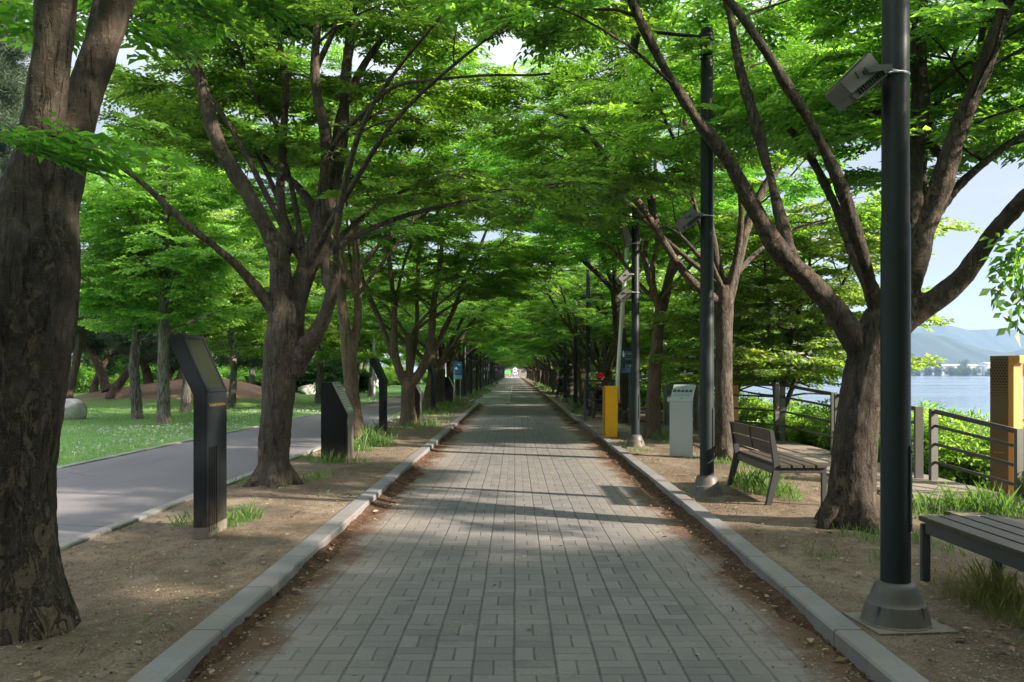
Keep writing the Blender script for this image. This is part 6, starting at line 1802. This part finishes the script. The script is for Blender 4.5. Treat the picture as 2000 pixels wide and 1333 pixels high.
# weeds along the kerb joints and edging
for i in range(70):
    y = rng.uniform(5, 42); T_.append((rng.choice([-1.92, 2.2, -3.82, -3.86]), y, GZ-.005, .05, rng.randint(6, 16), rng.uniform(.04, .10)))
blades('grass', 'tufts of fresh grass at the feet of trees, pillars and benches', 'grass', T_, M['grass'], rng)
D_ = []
for a in ((1900, 1165, .24, 420, .10), (1950, 1160, .16, 420, .19), (1965, 1185, .24, 420, .13), (1995, 1175, .24, 360, .14), (1880, 1140, .24, 220, .08), (1860, 1120, .2, 100, .10), (1985, 1210, .2, 200, .14), (1925, 1120, .2, 120, .12)):
    Y = 1.5*F_PX/(a[1]-CY); D_.append(((a[0]-CX)*Y/F_PX, Y, GZ-.01, a[2], a[3], a[4]))
blades('dry_grass', 'feathery yellowing grass under the backless bench', 'grass', D_, M['dry_grass'], rng)
L_ = []
for i in range(5200):
    y = 10+34*rng.rand()**1.5; x = -7.5-rng.rand()*(y*.46-3.2+1.2)
    if x/y < -.62: continue
    if mound_z(x, y) > .12: continue
    L_.append((x, y, .055, .30, 24, rng.uniform(.05, .11)))
blades('lawn_grass', 'mown green lawn beyond the bicycle path', 'lawn', L_, M['lawn_blade'], rng)
C_ = []
for i in range(1500):
    k = rng.randint(0, 5); cx_, cy_, sx_, sy_ = ((-9.6, 22.5, 1.3, 1.0), (-8.2, 18.0, .5, 4.0), (-8.6, 29, .7, 4.5), (-9.4, 33.5, 1.2, 1.2), (-8.3, 40, .6, 7))[k]
    x = cx_+rng.normal(0, sx_); y = cy_+rng.normal(0, sy_)
    if x > -7.5 or y < 9: continue
    C_.append((x, y, .10+rng.uniform(0, .05)))
C_ = np.array(C_)
V, tt = scatter([np.array([leaf_quad(.03, .022, .3, 0) @ np.array([[math.cos(a), math.sin(a), 0], [-math.sin(a), math.cos(a), 0], [0, 0, 1]]) for a in (0, 2.1, 4.2)])], C_, rng.normal(0, 1, C_.shape), rng.uniform(.7, 1.4, len(C_)), rng, .6)
tag(np_mesh('clover_flowers', V, quads(len(V)), [M['clover']], None, False, tt), 'white clover flowers scattered through the lawn', 'flowers', None, 'stuff')

def flakes(name, label, cat, pts, size, mat, rng, elong=.5, tilt=.25):
    one = [np.array([leaf_quad(1.0, elong, .12, .05)])]
    V, t = scatter(one, pts, rng.normal(0, 1, (len(pts), 3))*[1, 1, .12], size, rng, tilt)
    return tag(np_mesh(name, V, quads(len(V)), [mat], None, False, t), label, cat, None, 'stuff')
P_ = []
for i in range(900):          # against both kerbs
    y = 4+26*rng.rand()**1.8; s = rng.rand() < .5
    P_.append((-1.69+abs(rng.normal(0, .16)) if s else 1.80+.010*y-abs(rng.normal(0, .18)), y, .026))
for i in range(750):
    y = 4+18*rng.rand()**1.6; P_.append((rng.uniform(-3.85, -1.95) if rng.rand() < .5 else rng.uniform(2.15, 4.5), y, GZ+.016))
for i in range(150): P_.append((rng.uniform(-1.6, 1.8), 4+16*rng.rand()**1.5, .006))
for i in range(1300):
    y = 4+9*rng.rand()**1.4; P_.append((rng.uniform(-3.85, -1.95) if rng.rand() < .5 else rng.uniform(2.15, 4.3), y, GZ+.018))
P_ = np.array(P_); flakes('fallen_leaves', 'dry brown leaves and bark scraps lying along the kerbs', 'fallen leaves', P_, .012+rng.gamma(2., .013, len(P_)), M['litter'], rng)
P_ = []
for i in range(15000):
    y = 4+14*rng.rand()**1.7; P_.append((rng.uniform(-3.85, -1.95) if rng.rand() < .45 else rng.uniform(2.12, 4.6), y, GZ+.008))
for i in range(2600):
    y = 4+14*rng.rand()**1.7; s = rng.rand() < .5; P_.append((-1.69+abs(rng.normal(0, .25)) if s else 1.80+.010*y-abs(rng.normal(0, .28)), y, .012))
P_ = np.array(P_); flakes('gravel', 'fine grit and small stones on the bare soil', 'gravel', P_, rng.uniform(.005, .021, len(P_)), M['stone_bits'], rng, .8, .6)
P_ = np.array([(rng.uniform(-3.8, -1.95) if rng.rand() < .5 else rng.uniform(2.15, 4.5), 4+12*rng.rand()**1.5, GZ+.014) for i in range(420)]+[(-1.6+abs(rng.normal(0, .3)), 4+10*rng.rand(), .006) for i in range(40)]+[(1.8-abs(rng.normal(0, .3)), 4+10*rng.rand(), .006) for i in range(40)])
flakes('twigs', 'thin dark twigs scattered on the soil', 'twigs', P_, rng.uniform(.05, .20, len(P_)), M['bark'], rng, .045, .1)
HAZE, SKY, SUN, EXPO = .00013, .10, 3.4, 2.4
CLOUD = (1.20, 1.25, 1.32)

# ------------------------------------------------------------------ air, sky, sun, camera
hz_bm = bmesh.new()
box(hz_bm, (600, 1630, 118), (9000, 3700, 250))
hm = bpy.data.materials.new('thin_haze'); hm.use_nodes = True
nt = hm.node_tree; nt.nodes.clear()
out = nt.nodes.new('ShaderNodeOutputMaterial'); pv = nt.nodes.new('ShaderNodeVolumePrincipled')
pv.inputs['Color'].default_value = (.44, .66, 1.0, 1); pv.inputs['Density'].default_value = HAZE; pv.inputs['Anisotropy'].default_value = .2
nt.links.new(pv.outputs[0], out.inputs['Volume'])
if HAZE > 0: tag(obj('haze', hz_bm, hm, None, False), 'thin blue morning haze over the lake', 'haze', None, 'stuff')

SUN_EL, SUN_AZ = R(27), R(-22)          # azimuth measured from +X towards +Y
w = bpy.data.worlds.new('World'); S.world = w; w.use_nodes = True
wt = w.node_tree; wt.nodes.clear()
wo = wt.nodes.new('ShaderNodeOutputWorld'); bg = wt.nodes.new('ShaderNodeBackground')
sky = wt.nodes.new('ShaderNodeTexSky'); sky.sky_type = 'NISHITA'; sky.sun_disc = False
sky.sun_elevation = SUN_EL; sky.sun_rotation = R(90)-SUN_AZ
sky.air_density = 1.0; sky.dust_density = .8; sky.ozone_density = 1.5; sky.altitude = 50
# thin streaked cloud over the blue
tc = wt.nodes.new('ShaderNodeTexCoord'); mp = wt.nodes.new('ShaderNodeMapping'); mp.inputs['Scale'].default_value = (1.2, 1.2, 7)
nz = wt.nodes.new('ShaderNodeTexNoise'); nz.inputs['Scale'].default_value = 2.2; nz.inputs['Detail'].default_value = 6; nz.inputs['Roughness'].default_value = .55
cr = wt.nodes.new('ShaderNodeValToRGB'); cr.color_ramp.elements[0].position = .33; cr.color_ramp.elements[1].position = .70
cr.color_ramp.elements[0].color = (.90, .90, .90, 1); cr.color_ramp.elements[1].color = (1, 1, 1, 1)
mx = wt.nodes.new('ShaderNodeMixRGB'); mx.inputs['Color2'].default_value = (2.3, 2.6, 3.0, 1)
wt.links.new(tc.outputs['Generated'], mp.inputs[0]); wt.links.new(mp.outputs[0], nz.inputs['Vector'])
wt.links.new(nz.outputs['Fac'], cr.inputs[0]); wt.links.new(cr.outputs[0], mx.inputs['Fac'])
# a bright hazy overcast: the dome is about three times lighter overhead than at the horizon
sx = wt.nodes.new('ShaderNodeSeparateXYZ'); wt.links.new(tc.outputs['Generated'], sx.inputs[0])
gr = wt.nodes.new('ShaderNodeMapRange'); gr.inputs['From Min'].default_value = .26; gr.inputs['From Max'].default_value = .85
gr.inputs['To Min'].default_value = 1.0; gr.inputs['To Max'].default_value = 5.8; wt.links.new(sx.outputs['Z'], gr.inputs['Value'])
vm = wt.nodes.new('ShaderNodeVectorMath'); vm.operation = 'SCALE'; vm.inputs[0].default_value = CLOUD; wt.links.new(gr.outputs[0], vm.inputs['Scale'])
st = wt.nodes.new('ShaderNodeMapRange'); st.inputs['From Min'].default_value = .35; st.inputs['From Max'].default_value = .68
st.inputs['To Min'].default_value = .80; st.inputs['To Max'].default_value = 1.08; wt.links.new(nz.outputs['Fac'], st.inputs['Value'])
vs = wt.nodes.new('ShaderNodeVectorMath'); vs.operation = 'SCALE'; wt.links.new(vm.outputs[0], vs.inputs[0]); wt.links.new(st.outputs[0], vs.inputs['Scale'])
wt.links.new(vs.outputs[0], mx.inputs['Color2'])
wt.links.new(sky.outputs[0], mx.inputs['Color1']); wt.links.new(mx.outputs[0], bg.inputs['Color'])
bg.inputs['Strength'].default_value = SKY; wt.links.new(bg.outputs[0], wo.inputs['Surface'])

sl = bpy.data.lights.new('sun', 'SUN'); sl.energy = SUN; sl.angle = R(1.2); sl.color = (1.0, .87, .70)
so = bpy.data.objects.new('sun', sl); C.objects.link(so)
dv = Vector((math.cos(SUN_EL)*math.cos(SUN_AZ), math.cos(SUN_EL)*math.sin(SUN_AZ), math.sin(SUN_EL)))
so.rotation_euler = dv.to_track_quat('Z', 'Y').to_euler(); so.location = (30, -10, 30)

cam = bpy.data.cameras.new('camera'); co = bpy.data.objects.new('camera', cam); C.objects.link(co)
co.location = (0, 0, EYE); co.rotation_euler = (R(90), 0, 0)
cam.sensor_width = 36; cam.lens = 36*F_PX/2000
cam.shift_x = (1000-CX)/2000; cam.shift_y = (CY-666.5)/2000
cam.clip_start = .05; cam.clip_end = 9000
S.camera = co
S.view_settings.view_transform = 'Standard'; S.view_settings.look = 'None'
S.view_settings.exposure = EXPO; S.view_settings.gamma = 1.0
S.render.engine = 'CYCLES'
cy = S.cycles
cy.max_bounces = 9; cy.diffuse_bounces = 5; cy.glossy_bounces = 3; cy.transmission_bounces = 5; cy.transparent_max_bounces = 6; cy.volume_bounces = 1
cy.sample_clamp_indirect = 6.0; cy.caustics_reflective = False; cy.caustics_refractive = False
cy.use_denoising = True
try: cy.denoiser = 'OPENIMAGEDENOISE'; cy.denoising_input_passes = 'RGB_ALBEDO_NORMAL'
except Exception: pass
